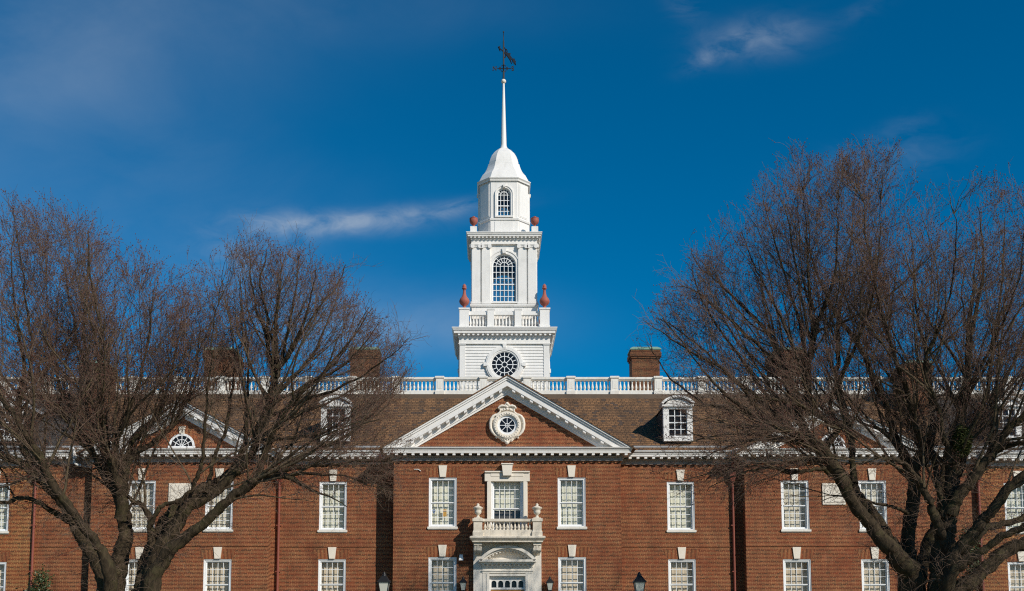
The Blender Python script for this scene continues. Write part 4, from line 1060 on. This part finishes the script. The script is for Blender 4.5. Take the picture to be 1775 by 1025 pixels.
def children(P, R, per, lo, hi, ang, rng_=None):
    """pick points and directions along branches"""
    N, K, _ = P.shape
    cnt = rng.poisson(per) if hasattr(per, '__len__') else np.full(N, per)
    bi = np.repeat(np.arange(N), cnt); n = len(bi)
    t_ = lo+(hi-lo)*rng.random(n); x = t_*(K-1); i = np.clip(x.astype(int), 0, K-2); f = (x-i)[:, None]
    p = P[bi, i]*(1-f)+P[bi, i+1]*f; r = R[bi, i]*(1-f[:, 0])+R[bi, i+1]*f[:, 0]
    d = unit(P[bi, i+1]-P[bi, i]); q = unit(np.cross(d, rng.normal(size=(n, 3))))
    a = ang*(.45+1.0*rng.random(n))[:, None]
    return p, unit(d*np.cos(a)+q*np.sin(a)), r, t_, bi
def lens(P): return np.linalg.norm(np.diff(P, axis=1), axis=2).sum(axis=1)

def make_tree(label, base_px, Y0, limbs, env, focus, seed, moss=None, dens=1.0):
    global rng
    rng = np.random.default_rng(seed)
    bx, _z = at(base_px[0], 1025, Y0); base = (bx, Y0, 0.0)
    tr = thing('bare_tree', base, label, 'tree', 'bare trees on the lawn')
    fx, fz = at(focus[0], focus[1], Y0); Fp = np.array((fx, Y0, fz))
    # trunk
    mpb = MPP(1025, Y0); w_ = base_px[1]*mpb/2; zt = ZA(1065, Y0)
    pts = catmull([(bx, Y0, -.1), (bx, Y0, .35), (bx, Y0, 1.2), (bx+.02, Y0, 1.9), (bx, Y0, zt)], 6)
    rr = np.interp(pts[:, 2], [-.1, .3, 1.2, 1.9, zt], [w_*2.0, w_*1.5, w_*1.15, w_*1.0, w_*.5])
    def rough_tube(p, r, s, amp=.10):
        V_, F_ = tubes(p[None], r[None], s)
        c = np.repeat(p, s, axis=0); off = V_-c
        ph = rng.random()*9
        k = 1+.5*amp*np.sin(V_[:, 0]*4+ph+V_[:, 2]*1.2)*np.sin(V_[:, 1]*5+V_[:, 2]*.9+ph)+amp*.45*rng.normal(size=len(V_))
        return c+off*k[:, None], F_
    V_, F_ = rough_tube(pts, rr, 18); mesh_np('trunk', V_, F_, M['bark'], tr, base)
    src_p, src_r, src_t = [], [], []
    for spec in limbs:
        dY, L_ = spec[0], list(spec[1])
        if L_[0][1] > 965:
            x_, y_, w0 = L_[0]; L_ = [(base_px[0]+(x_-base_px[0])*.25, 1150, w0*1.05), (base_px[0]+(x_-base_px[0])*.6, 1085, w0*1.05)]+L_
        y0 = spec[2] if len(spec) > 2 else 0.0
        n = len(L_); pp_ = []
        acc = [0]
        for i in range(1, n): acc.append(acc[-1]+math.hypot(L_[i][0]-L_[i-1][0], L_[i][1]-L_[i-1][1]))
        for i, (px, py, wd) in enumerate(L_):
            Y = Y0+y0+dY*(acc[i]/600.0)
            x, z = at(px, py, Y); pp_.append((x, Y, z, wd*min(1, (wd/11)**.55)*.90*MPP(py, Y)/2))
        q = catmull(pp_, 7); kn = rng.normal(size=(len(q), 3))*.019; kn[::7] *= 2.2; p = q[:, :3]+np.cumsum(kn, axis=0)-np.linspace(0, 1, len(q))[:, None]*kn.sum(axis=0)*.7; r = np.maximum(q[:, 3], .009)*(1+.05*rng.normal(size=len(q)))
        V_, F_ = rough_tube(p, r, 12 if r[0] > .15 else 8); mesh_np('limb', V_, F_, M['bark'], tr, base)
        K = 40; s_ = np.linspace(0, 1, len(p)); t_ = np.linspace(0, 1, K)
        src_p.append(np.stack([np.interp(t_, s_, p[:, j]) for j in range(3)], 1)); src_r.append(np.interp(t_, s_, r))
    P0, R0 = np.array(src_p), np.array(src_r); L0 = lens(P0)
    allP, allR = [], []
    # order 1: boughs off the traced limbs
    p, d, r, t_, bi = children(P0, R0, L0*1.75*dens, .22, 1.0, radians(38))
    z_lo = ZA(880, Y0); keep = (p[:, 2] > z_lo)|(rng.random(len(p)) < .5); p, d, r, t_ = p[keep], d[keep], r[keep], t_[keep]
    ln = (2.2+4.0*rng.random(len(p)))*np.clip(.55+r*4, .5, 1.15)
    P1 = grow(p, d, ln, 9, .05, .11, Fp, .055); kk = .84+.15*rng.random(len(p))
    P1, k = clip(P1, env, kk); P1, r = P1[k], r[k]
    r1 = np.clip(r*.42, .013, .05)*np.clip(lens(P1)/4, .5, 1.2); R1 = r1[:, None]*np.linspace(1, .25, 10)[None]
    # limb tips carry on as boughs
    tp_, td = P0[:, -1], unit(P0[:, -1]-P0[:, -4])
    rep = 5; tp_, td = np.repeat(tp_, rep, 0), np.repeat(td, rep, 0); td = unit(td+.25*rng.normal(size=td.shape))
    PT = grow(tp_, td, 2.0+3.5*rng.random(len(tp_)), 9, .04, .14, Fp, .05); PT, k = clip(PT, env, .87+.13*rng.random(len(tp_))); rt_ = np.repeat(R0[:, -1], rep)[k]; PT = PT[k]
    P1 = np.vstack([P1, PT]); R1 = np.vstack([R1, np.clip(rt_, .015, .06)[:, None]*np.linspace(1, .22, 10)[None]])
    # order 2
    p, d, r, t_, bi = children(P1, R1, lens(P1)*2.3*dens, .12, 1.0, radians(34))
    ln = (.8+1.9*rng.random(len(p)))
    P2 = grow(p, d, ln, 6, .04, .16, Fp, .045); P2, k = clip(P2, env, .90+.12*rng.random(len(p))); P2, r = P2[k], r[k]
    R2 = np.clip(r*.5, .006, .013)[:, None]*np.linspace(1, .4, 7)[None]
    # order 3
    p, d, r, t_, bi = children(P2, R2, lens(P2)*3.5*dens, .1, 1.0, radians(32))
    ln = (.35+.85*rng.random(len(p)))
    P3 = grow(p, d, ln, 4, .05, .19, Fp, .04); P3, k = clip(P3, env, .92+.11*rng.random(len(p))); P3 = P3[k]
    R3 = np.full((len(P3), 1), .0046)*np.linspace(1, .6, 5)[None]
    # order 4: twigs
    p, d, r, t_, bi = children(P3, R3, lens(P3)*4.2*dens, .15, 1.0, radians(34))
    ln = (.12+.26*rng.random(len(p)))
    P4 = grow(p, d, ln, 2, .08, .10, Fp, .05); R4 = np.full((len(P4), 1), .0034)*np.array([[1, .8, .6]])
    # fine sprays off the big limbs
    p, d, r, t_, bi = children(P0, R0, L0*11.0, .10, .95, radians(70)); ln = .4+1.3*rng.random(len(p))
    PS = grow(p, d, ln, 6, .06, .28, Fp, .02); RS_ = np.full((len(PS), 1), .008)*np.linspace(1, .4, 7)[None]
    p, d, r, t_, bi = children(PS, RS_, lens(PS)*3.5, .2, 1.0, radians(45)); PS2 = grow(p, d, .2+.5*rng.random(len(p)), 4, .05, .2, Fp, .02); RS2 = np.full((len(PS2), 1), .005)*np.linspace(1, .5, 5)[None]
    V_, F_ = tubes(P1, R1, 6); mesh_np('branches', V_, F_, M['branch'], tr, base)
    Vs, Fs, o = [], [], 0
    for P, R in ((P2, R2), (P3, R3), (P4, R4), (PS, RS_), (PS2, RS2)):
        V_, F_ = tubes(P, R, 4 if P is P2 else 3); Vs.append(V_); Fs.append(F_+o); o += len(V_)
    mesh_np('twigs', np.vstack(Vs), np.vstack(Fs), M['twig'], tr, base)
    # buds: small spindle at twig ends and nodes
    c = np.vstack([P4[:, -1], P4[:, 1], P3[:, -1]]); c = c[rng.random(len(c)) < .8]; n = len(c)
    s_ = .010+.012*rng.random(n)
    off = np.array([[1, 0, 0], [-.5, .87, 0], [-.5, -.87, 0], [0, 0, 1.7], [0, 0, -1.2]])
    V_ = (c[:, None]+off[None]*s_[:, None, None]).reshape(-1, 3)
    tri = np.array([[0, 1, 3], [1, 2, 3], [2, 0, 3], [1, 0, 4], [2, 1, 4], [0, 2, 4]])
    mesh_np('buds', V_, (np.arange(n)[:, None, None]*5+tri[None]).reshape(-1, 3), M['bud'], tr, base, False)
    if moss:
        x, z = at(moss[0], moss[1], Y0); n = 1500
        c = rng.normal(size=(n, 3)); c = unit(c)*(rng.random(n)**.4)[:, None]*np.array([.33, .33, .6])+np.array([x, Y0-.3, z])
        q = unit(rng.normal(size=(n, 3))); q2 = unit(np.cross(q, rng.normal(size=(n, 3)))); s_ = .04+.05*rng.random((n, 1))
        V_ = np.stack([c-q*s_, c+q2*s_*.5, c+q*s_, c-q2*s_*.5], 1).reshape(-1, 3); mesh_np('moss', V_, np.arange(n*4).reshape(n, 4), M['moss'], tr, base, False)
    print('tree', len(P1), len(P2), len(P3), len(P4))
    return tr

envL = Envelope([
    star((150, 690), [(-160, 540), (-110, 400), (-40, 345), (20, 322), (75, 385), (105, 370), (155, 350), (205, 385), (235, 440), (265, 455), (305, 468), (345, 480), (380, 530), (405, 640), (410, 760), (330, 880), (200, 900), (60, 890), (-60, 880), (-150, 760)], 41.2, 6.5),
    star((480, 690), [(340, 560), (360, 490), (385, 480), (410, 455), (428, 402), (455, 430), (475, 420), (510, 415), (525, 440), (560, 432), (590, 448), (608, 490), (620, 525), (655, 535), (672, 580), (690, 580), (712, 625), (705, 680), (725, 740), (730, 800), (690, 870), (600, 895), (480, 890), (380, 870), (330, 720)], 40.8, 6.0)])
envR = Envelope([
    star((1390, 640), [(1108, 545), (1120, 590), (1150, 640), (1150, 740), (1120, 780), (1170, 850), (1260, 890), (1400, 880), (1530, 820), (1580, 640), (1580, 400), (1560, 305), (1520, 300), (1478, 272), (1440, 285), (1395, 285), (1370, 300), (1335, 290), (1300, 310), (1285, 370), (1245, 365), (1215, 390), (1192, 410), (1190, 480), (1150, 492), (1125, 520)], 40.4, 6.5),
    star((1700, 640), [(1480, 640), (1510, 480), (1545, 350), (1585, 330), (1620, 335), (1655, 335), (1690, 325), (1720, 355), (1745, 345), (1775, 350), (1850, 380), (1930, 450), (1990, 600), (1990, 760), (1900, 880), (1700, 900), (1560, 880), (1480, 780)], 39.4, 6.5)])

make_tree('bare tree at far left with thick limbs leaning towards the left edge', (190, 44, 192), 41.2, [
    (-1.5, [(182, 1020, 34), (165, 975, 26), (148, 950, 25), (131, 916, 26), (111, 882, 24), (84, 852, 20), (61, 825, 17), (34, 805, 15), (0, 788, 13), (-50, 762, 10), (-100, 700, 8)]),
    (1.5, [(122, 898, 20), (109, 876, 19), (87, 838, 16), (64, 805, 15), (44, 768, 15), (34, 734, 14), (36, 700, 13), (40, 650, 9), (34, 590, 7), (22, 500, 5), (18, 420, 3)]),
    (-3.5, [(192, 990, 26), (178, 946, 18), (162, 912, 17), (138, 882, 15), (111, 850, 17), (91, 815, 15), (74, 781, 14), (46, 742, 12), (28, 715, 11), (5, 690, 8), (-20, 640, 6), (-40, 560, 4)], -.3),
    (2.5, [(202, 1000, 34), (206, 965, 32), (214, 930, 27), (212, 895, 27), (203, 865, 24), (186, 835, 20), (176, 800, 18), (165, 760, 15), (155, 715, 13), (146, 660, 9), (130, 600, 7), (115, 520, 5), (105, 440, 3)], .2),
    (-2.5, [(212, 905, 24), (218, 870, 22), (218, 840, 18), (206, 800, 15), (193, 760, 12), (184, 714, 11), (183, 650, 9), (178, 580, 6), (168, 500, 5), (158, 420, 3)]),
    (4.5, [(216, 850, 18), (222, 815, 14), (238, 790, 12), (275, 770, 10), (305, 742, 9), (325, 700, 8), (345, 640, 6), (350, 580, 4)]),
    (-4.0, [(210, 870, 14), (205, 830, 13), (202, 790, 12), (208, 740, 11), (225, 690, 9), (240, 640, 7), (255, 560, 5), (265, 500, 3)]),
    (3.5, [(186, 835, 13), (170, 800, 11), (158, 770, 10), (140, 735, 9), (120, 700, 8), (98, 640, 6), (85, 560, 4), (80, 480, 3)]),
    (-5.0, [(122, 905, 15), (100, 893, 12), (67, 878, 10), (35, 868, 9), (10, 874, 9), (-30, 872, 7), (-80, 850, 5)]),
    (5.0, [(36, 722, 10), (75, 725, 8), (95, 705, 7), (105, 680, 6), (115, 630, 5), (135, 560, 4), (150, 480, 3)]),
    (-5.5, [(22, 868, 6), (18, 850, 5), (10, 820, 5), (-5, 790, 4)]),
    (-1.0, [(36, 700, 9), (55, 640, 8), (58, 570, 7), (45, 490, 5), (30, 410, 4), (20, 360, 2)]),
    (1.0, [(150, 715, 10), (152, 640, 8), (140, 560, 6), (150, 480, 5), (155, 400, 3)]),
    (6.0, [(209, 815, 11), (230, 770, 10), (255, 740, 9), (285, 700, 8), (300, 650, 6), (312, 580, 4), (318, 510, 3)]),
], envL, (190, 960), 21, dens=1.0)
make_tree('bare tree left of centre with long limbs reaching right across the brick', (257, 44, 256), 40.6, [
    (2.0, [(245, 1022, 34), (252, 985, 24), (260, 950, 18), (260, 915, 13), (252, 888, 11), (240, 870, 10), (224, 855, 8), (212, 830, 6)]),
    (-3.5, [(260, 915, 11), (266, 900, 10), (281, 878, 9), (308, 872, 8), (322, 852, 9), (335, 825, 9), (345, 795, 8), (352, 745, 7), (362, 690, 6), (372, 610, 5), (380, 530, 3)]),
    (4.0, [(258, 1000, 26), (266, 965, 22), (274, 940, 22), (298, 899, 24), (321, 868, 21), (348, 846, 17), (378, 832, 15), (405, 805, 12), (418, 765, 10), (425, 715, 8), (430, 640, 6), (420, 560, 5), (415, 480, 3)]),
    (.5, [(262, 1005, 30), (280, 950, 28), (305, 915, 26), (330, 875, 24), (360, 855, 20), (395, 832, 18), (425, 800, 16), (445, 765, 16), (458, 720, 17), (468, 690, 17), (478, 655, 15), (482, 620, 11), (478, 560, 8), (486, 500, 5), (500, 440, 3)]),
    (-2.5, [(268, 1015, 36), (285, 970, 28), (310, 942, 23), (348, 912, 20), (388, 880, 18), (420, 852, 18), (440, 836, 17), (465, 826, 13), (495, 828, 12), (520, 840, 8), (560, 860, 5), (600, 880, 3)]),
    (-4.0, [(436, 838, 15), (450, 810, 14), (465, 770, 13), (480, 735, 12), (500, 700, 11), (530, 668, 9), (565, 645, 7), (610, 615, 5), (645, 570, 3)]),
    (3.5, [(478, 665, 12), (470, 620, 10), (462, 575, 8), (445, 525, 6), (435, 460, 4), (430, 415, 2)]),
    (-5.5, [(480, 640, 10), (500, 610, 9), (520, 570, 7), (535, 520, 5), (550, 470, 3)]),
    (6.0, [(470, 690, 11), (500, 660, 9), (530, 630, 8), (555, 590, 6), (580, 530, 4), (595, 480, 3)]),
    (5.0, [(440, 836, 12), (480, 815, 10), (520, 790, 9), (570, 770, 7), (620, 740, 6), (670, 690, 4), (700, 640, 3)]),
    (1.5, [(480, 640, 9), (515, 600, 8), (550, 550, 6), (585, 500, 5), (600, 460, 3)]),
    (-2.0, [(500, 700, 9), (545, 660, 8), (590, 610, 6), (630, 560, 4), (650, 535, 2)]),
    (4.0, [(478, 655, 9), (490, 600, 8), (505, 540, 6), (512, 480, 4), (512, 430, 2)]),
    (-4.5, [(470, 720, 9), (520, 700, 8), (580, 680, 7), (640, 650, 5), (690, 610, 3), (705, 590, 2)]),
    (2.0, [(445, 765, 9), (500, 765, 8), (560, 755, 7), (620, 720, 5), (680, 680, 3), (710, 640, 2)]),
    (-3.0, [(495, 828, 9), (540, 820, 7), (590, 825, 5), (640, 840, 4), (690, 850, 2)]),
    (1.0, [(482, 620, 9), (460, 560, 7), (450, 500, 6), (462, 440, 3)]),
    (-6.0, [(465, 826, 11), (510, 812, 9), (560, 805, 7), (610, 800, 5), (660, 800, 4), (710, 790, 2)]),
    (7.0, [(445, 765, 10), (490, 740, 9), (540, 715, 7), (590, 690, 5), (640, 650, 4), (680, 600, 2)]),
    (5.5, [(360, 855, 10), (372, 800, 9), (385, 760, 8), (395, 700, 7), (400, 640, 5), (392, 560, 4), (388, 500, 2)]),
], envL, (300, 930), 22, dens=.93)
make_tree('bare tree right of centre with limbs sweeping up to the left', (1578, 38, 1580), 40.4, [
    (-2.0, [(1582, 1010, 44), (1560, 985, 38), (1542, 962, 32), (1509, 924, 26), (1475, 880, 24), (1448, 830, 25), (1426, 788, 22), (1394, 764, 15), (1350, 749, 11), (1320, 727, 10), (1280, 705, 8), (1235, 665, 6), (1190, 610, 4), (1150, 560, 3)]),
    (2.5, [(1578, 1000, 38), (1556, 958, 32), (1536, 922, 27), (1502, 878, 23), (1478, 838, 21), (1451, 806, 18), (1422, 778, 20), (1406, 752, 18), (1399, 722, 15), (1388, 690, 13), (1374, 640, 11), (1350, 595, 9), (1318, 548, 8), (1270, 500, 6), (1230, 465, 4), (1205, 430, 3)], -.4),
    (4.0, [(1480, 840, 15), (1476, 800, 12), (1474, 770, 12), (1465, 734, 12), (1455, 690, 11), (1450, 640, 10), (1448, 585, 9), (1455, 520, 7), (1470, 440, 5), (1478, 350, 3)]),
    (-3.0, [(1428, 785, 13), (1438, 755, 12), (1448, 738, 11), (1420, 715, 9), (1392, 700, 9), (1350, 688, 8), (1300, 680, 6), (1240, 640, 5), (1180, 590, 3)]),
    (-2.0, [(1399, 722, 13), (1402, 680, 13), (1408, 620, 13), (1415, 570, 11), (1432, 530, 9), (1448, 480, 7), (1455, 420, 5), (1452, 350, 3)]),
    (5.0, [(1402, 670, 11), (1398, 620, 9), (1390, 560, 8), (1370, 500, 6), (1345, 420, 5), (1325, 340, 3)]),
    (-4.5, [(1410, 590, 9), (1408, 540, 8), (1402, 480, 7), (1396, 410, 5), (1390, 330, 3)]),
    (1.0, [(1584, 1005, 36), (1578, 970, 30), (1577, 939, 26), (1585, 890, 26), (1590, 840, 26), (1584, 808, 22), (1566, 768, 16), (1550, 740, 14), (1538, 695, 12), (1516, 650, 11), (1490, 590, 10), (1460, 552, 9), (1435, 510, 7), (1410, 440, 5), (1400, 360, 3)], .3),
    (-3.5, [(1590, 820, 16), (1596, 795, 15), (1604, 770, 13), (1592, 738, 12), (1580, 705, 11), (1566, 660, 10), (1545, 590, 8), (1525, 520, 7), (1505, 430, 5), (1500, 350, 3)]),
    (5.0, [(1598, 808, 14), (1611, 780, 11), (1616, 740, 11), (1616, 690, 10), (1610, 640, 9), (1600, 570, 7), (1590, 480, 5), (1575, 380, 3)]),
    (3.0, [(1590, 1010, 30), (1604, 965, 26), (1614, 930, 20), (1625, 895, 15), (1632, 850, 12), (1636, 800, 9)]),
    (-5.0, [(1440, 825, 12), (1420, 812, 10), (1395, 815, 8), (1370, 818, 11), (1340, 812, 7), (1310, 820, 6), (1280, 830, 4), (1230, 850, 3)]),
    (-6.0, [(1576, 892, 9), (1555, 880, 8), (1530, 872, 7), (1500, 865, 6), (1470, 862, 4)]),
    (6.5, [(1426, 788, 12), (1390, 772, 10), (1340, 765, 8), (1290, 770, 6), (1230, 790, 4), (1180, 810, 3)]),
    (2.0, [(1426, 788, 11), (1400, 770, 10), (1360, 725, 9), (1310, 660, 8), (1270, 600, 6), (1225, 530, 5), (1200, 470, 3)]),
    (-4.5, [(1350, 749, 10), (1310, 705, 9), (1270, 655, 7), (1220, 620, 6), (1160, 580, 4), (1118, 556, 2)]),
    (4.5, [(1320, 727, 9), (1270, 712, 8), (1220, 700, 6), (1170, 660, 5), (1130, 610, 3)]),
    (-1.0, [(1388, 690, 10), (1350, 640, 9), (1300, 590, 7), (1250, 545, 6), (1205, 505, 4), (1160, 500, 2)]),
    (3.0, [(1402, 700, 10), (1385, 640, 9), (1350, 560, 7), (1310, 470, 5), (1285, 400, 3)]),
    (-5.0, [(1448, 740, 9), (1440, 690, 9), (1470, 620, 8), (1500, 540, 6), (1520, 440, 4), (1525, 350, 2)]),
    (3.5, [(1478, 838, 11), (1440, 800, 9), (1380, 790, 7), (1310, 800, 5), (1240, 815, 4), (1180, 830, 2)]),
    (6.0, [(1394, 764, 11), (1355, 735, 9), (1310, 690, 8), (1255, 640, 6), (1200, 590, 5), (1140, 550, 3)]),
], envR, (1540, 960), 23, dens=.93)
make_tree('bare tree at far right with a mossy fork and limbs leaning out of frame', (1634, 34, 1634), 39.4, [
    (1.0, [(1632, 1015, 40), (1634, 975, 38), (1640, 940, 38), (1643, 905, 34), (1645, 870, 28), (1645, 830, 22), (1646, 795, 20), (1655, 745, 16), (1660, 700, 14), (1666, 650, 12), (1676, 570, 9), (1690, 490, 7), (1695, 420, 5), (1690, 360, 3)]),
    (-2.0, [(1638, 950, 22), (1630, 922, 18), (1618, 890, 18), (1606, 860, 16), (1594, 835, 14), (1582, 815, 10), (1560, 800, 9), (1530, 795, 6), (1510, 800, 4)]),
    (-3.0, [(1645, 985, 28), (1660, 945, 26), (1690, 912, 23), (1709, 882, 20), (1736, 848, 18), (1775, 815, 16), (1830, 765, 12), (1880, 690, 8), (1910, 600, 5)]),
    (3.5, [(1646, 1000, 24), (1672, 945, 18), (1702, 912, 15), (1735, 902, 13), (1775, 895, 12), (1830, 875, 9), (1890, 820, 6)]),
    (-4.5, [(1646, 1005, 22), (1668, 978, 17), (1693, 960, 15), (1729, 939, 14), (1775, 919, 13), (1830, 890, 9), (1890, 850, 6)]),
    (2.0, [(1640, 1060, 36), (1665, 1024, 32), (1702, 996, 29), (1735, 966, 27), (1775, 939, 25), (1840, 895, 19), (1900, 840, 12)]),
    (-2.5, [(1645, 892, 26), (1662, 860, 23), (1684, 830, 21), (1715, 791, 17), (1742, 751, 15), (1775, 717, 13), (1815, 660, 9), (1850, 570, 6), (1860, 480, 3)]),
    (4.5, [(1650, 860, 14), (1662, 820, 12), (1670, 785, 11), (1678, 750, 11), (1690, 714, 10), (1703, 675, 9), (1715, 610, 8), (1728, 540, 6), (1738, 450, 5), (1742, 380, 3)]),
    (-4.0, [(1648, 800, 13), (1640, 760, 12), (1630, 715, 11), (1622, 680, 10), (1606, 640, 9), (1620, 590, 8), (1640, 530, 6), (1650, 450, 5), (1652, 370, 3)]),
    (6.0, [(1684, 830, 13), (1712, 790, 11), (1720, 750, 10), (1722, 700, 10), (1745, 650, 8), (1770, 590, 7), (1785, 510, 5), (1790, 420, 3)]),
    (-5.5, [(1715, 791, 12), (1750, 770, 10), (1790, 755, 9), (1850, 720, 6), (1920, 660, 4)]),
    (5.5, [(1640, 900, 15), (1632, 850, 12), (1625, 800, 11), (1606, 780, 10), (1590, 740, 8), (1568, 690, 7), (1550, 620, 6), (1548, 540, 5), (1560, 440, 3)]),
    (-6.5, [(1660, 700, 10), (1690, 660, 9), (1712, 620, 7), (1740, 560, 6), (1765, 480, 4), (1775, 400, 3)]),
], envR, (1660, 960), 24, dens=.93, moss=(1662, 768))

# ------------------------------------------------------------------ shrubs
def shrub(label, px, ptop, Y, wd, n, seed):
    g = np.random.default_rng(seed)
    x, zt = at(px, ptop, Y); base = (x, Y, 0)
    o = thing('shrub', base, label, 'shrub')
    mb = MB()
    for i in range(9):
        a = g.random()*6.3; r = wd*.5*g.random(); h = zt*(.75+.25*g.random())
        mb.tube([(0, 0, 0), (cos(a)*r*.4, sin(a)*r*.4, h*.5), (cos(a)*r, sin(a)*r*.6, h)], [.04, .025, .008], 5)
    mb.build('stem', M['bark'], o)
    k = 40; cc = np.stack([g.normal(size=k)*wd*.33, g.normal(size=k)*wd*.25, zt*(.35+.65*g.random(k))], 1); cc[:, :2] *= (1.25-.6*(cc[:, 2:3]/zt))
    c = cc[g.integers(0, k, n)]+g.normal(size=(n, 3))*np.array([.16, .16, .2])
    q = unit(g.normal(size=(n, 3))+np.array([0, 0, .4])); q2 = unit(np.cross(q, g.normal(size=(n, 3)))); s_ = .045+.05*g.random((n, 1))
    V_ = np.stack([c-q*s_, c+q2*s_*.45, c+q*s_, c-q2*s_*.45], 1).reshape(-1, 3)
    mesh_np('foliage', V_, np.arange(n*4).reshape(n, 4), M['leaf'], o, (0, 0, 0), False)
shrub('dark leafy shrub at far left beside the brown downpipe', 75, 990, YW-1.0, 1.0, 2600, 5)
shrub('green evergreen shrub behind the rightmost tree near the brown downpipe', 1678, 925, YW-1.0, 1.1, 5200, 6)
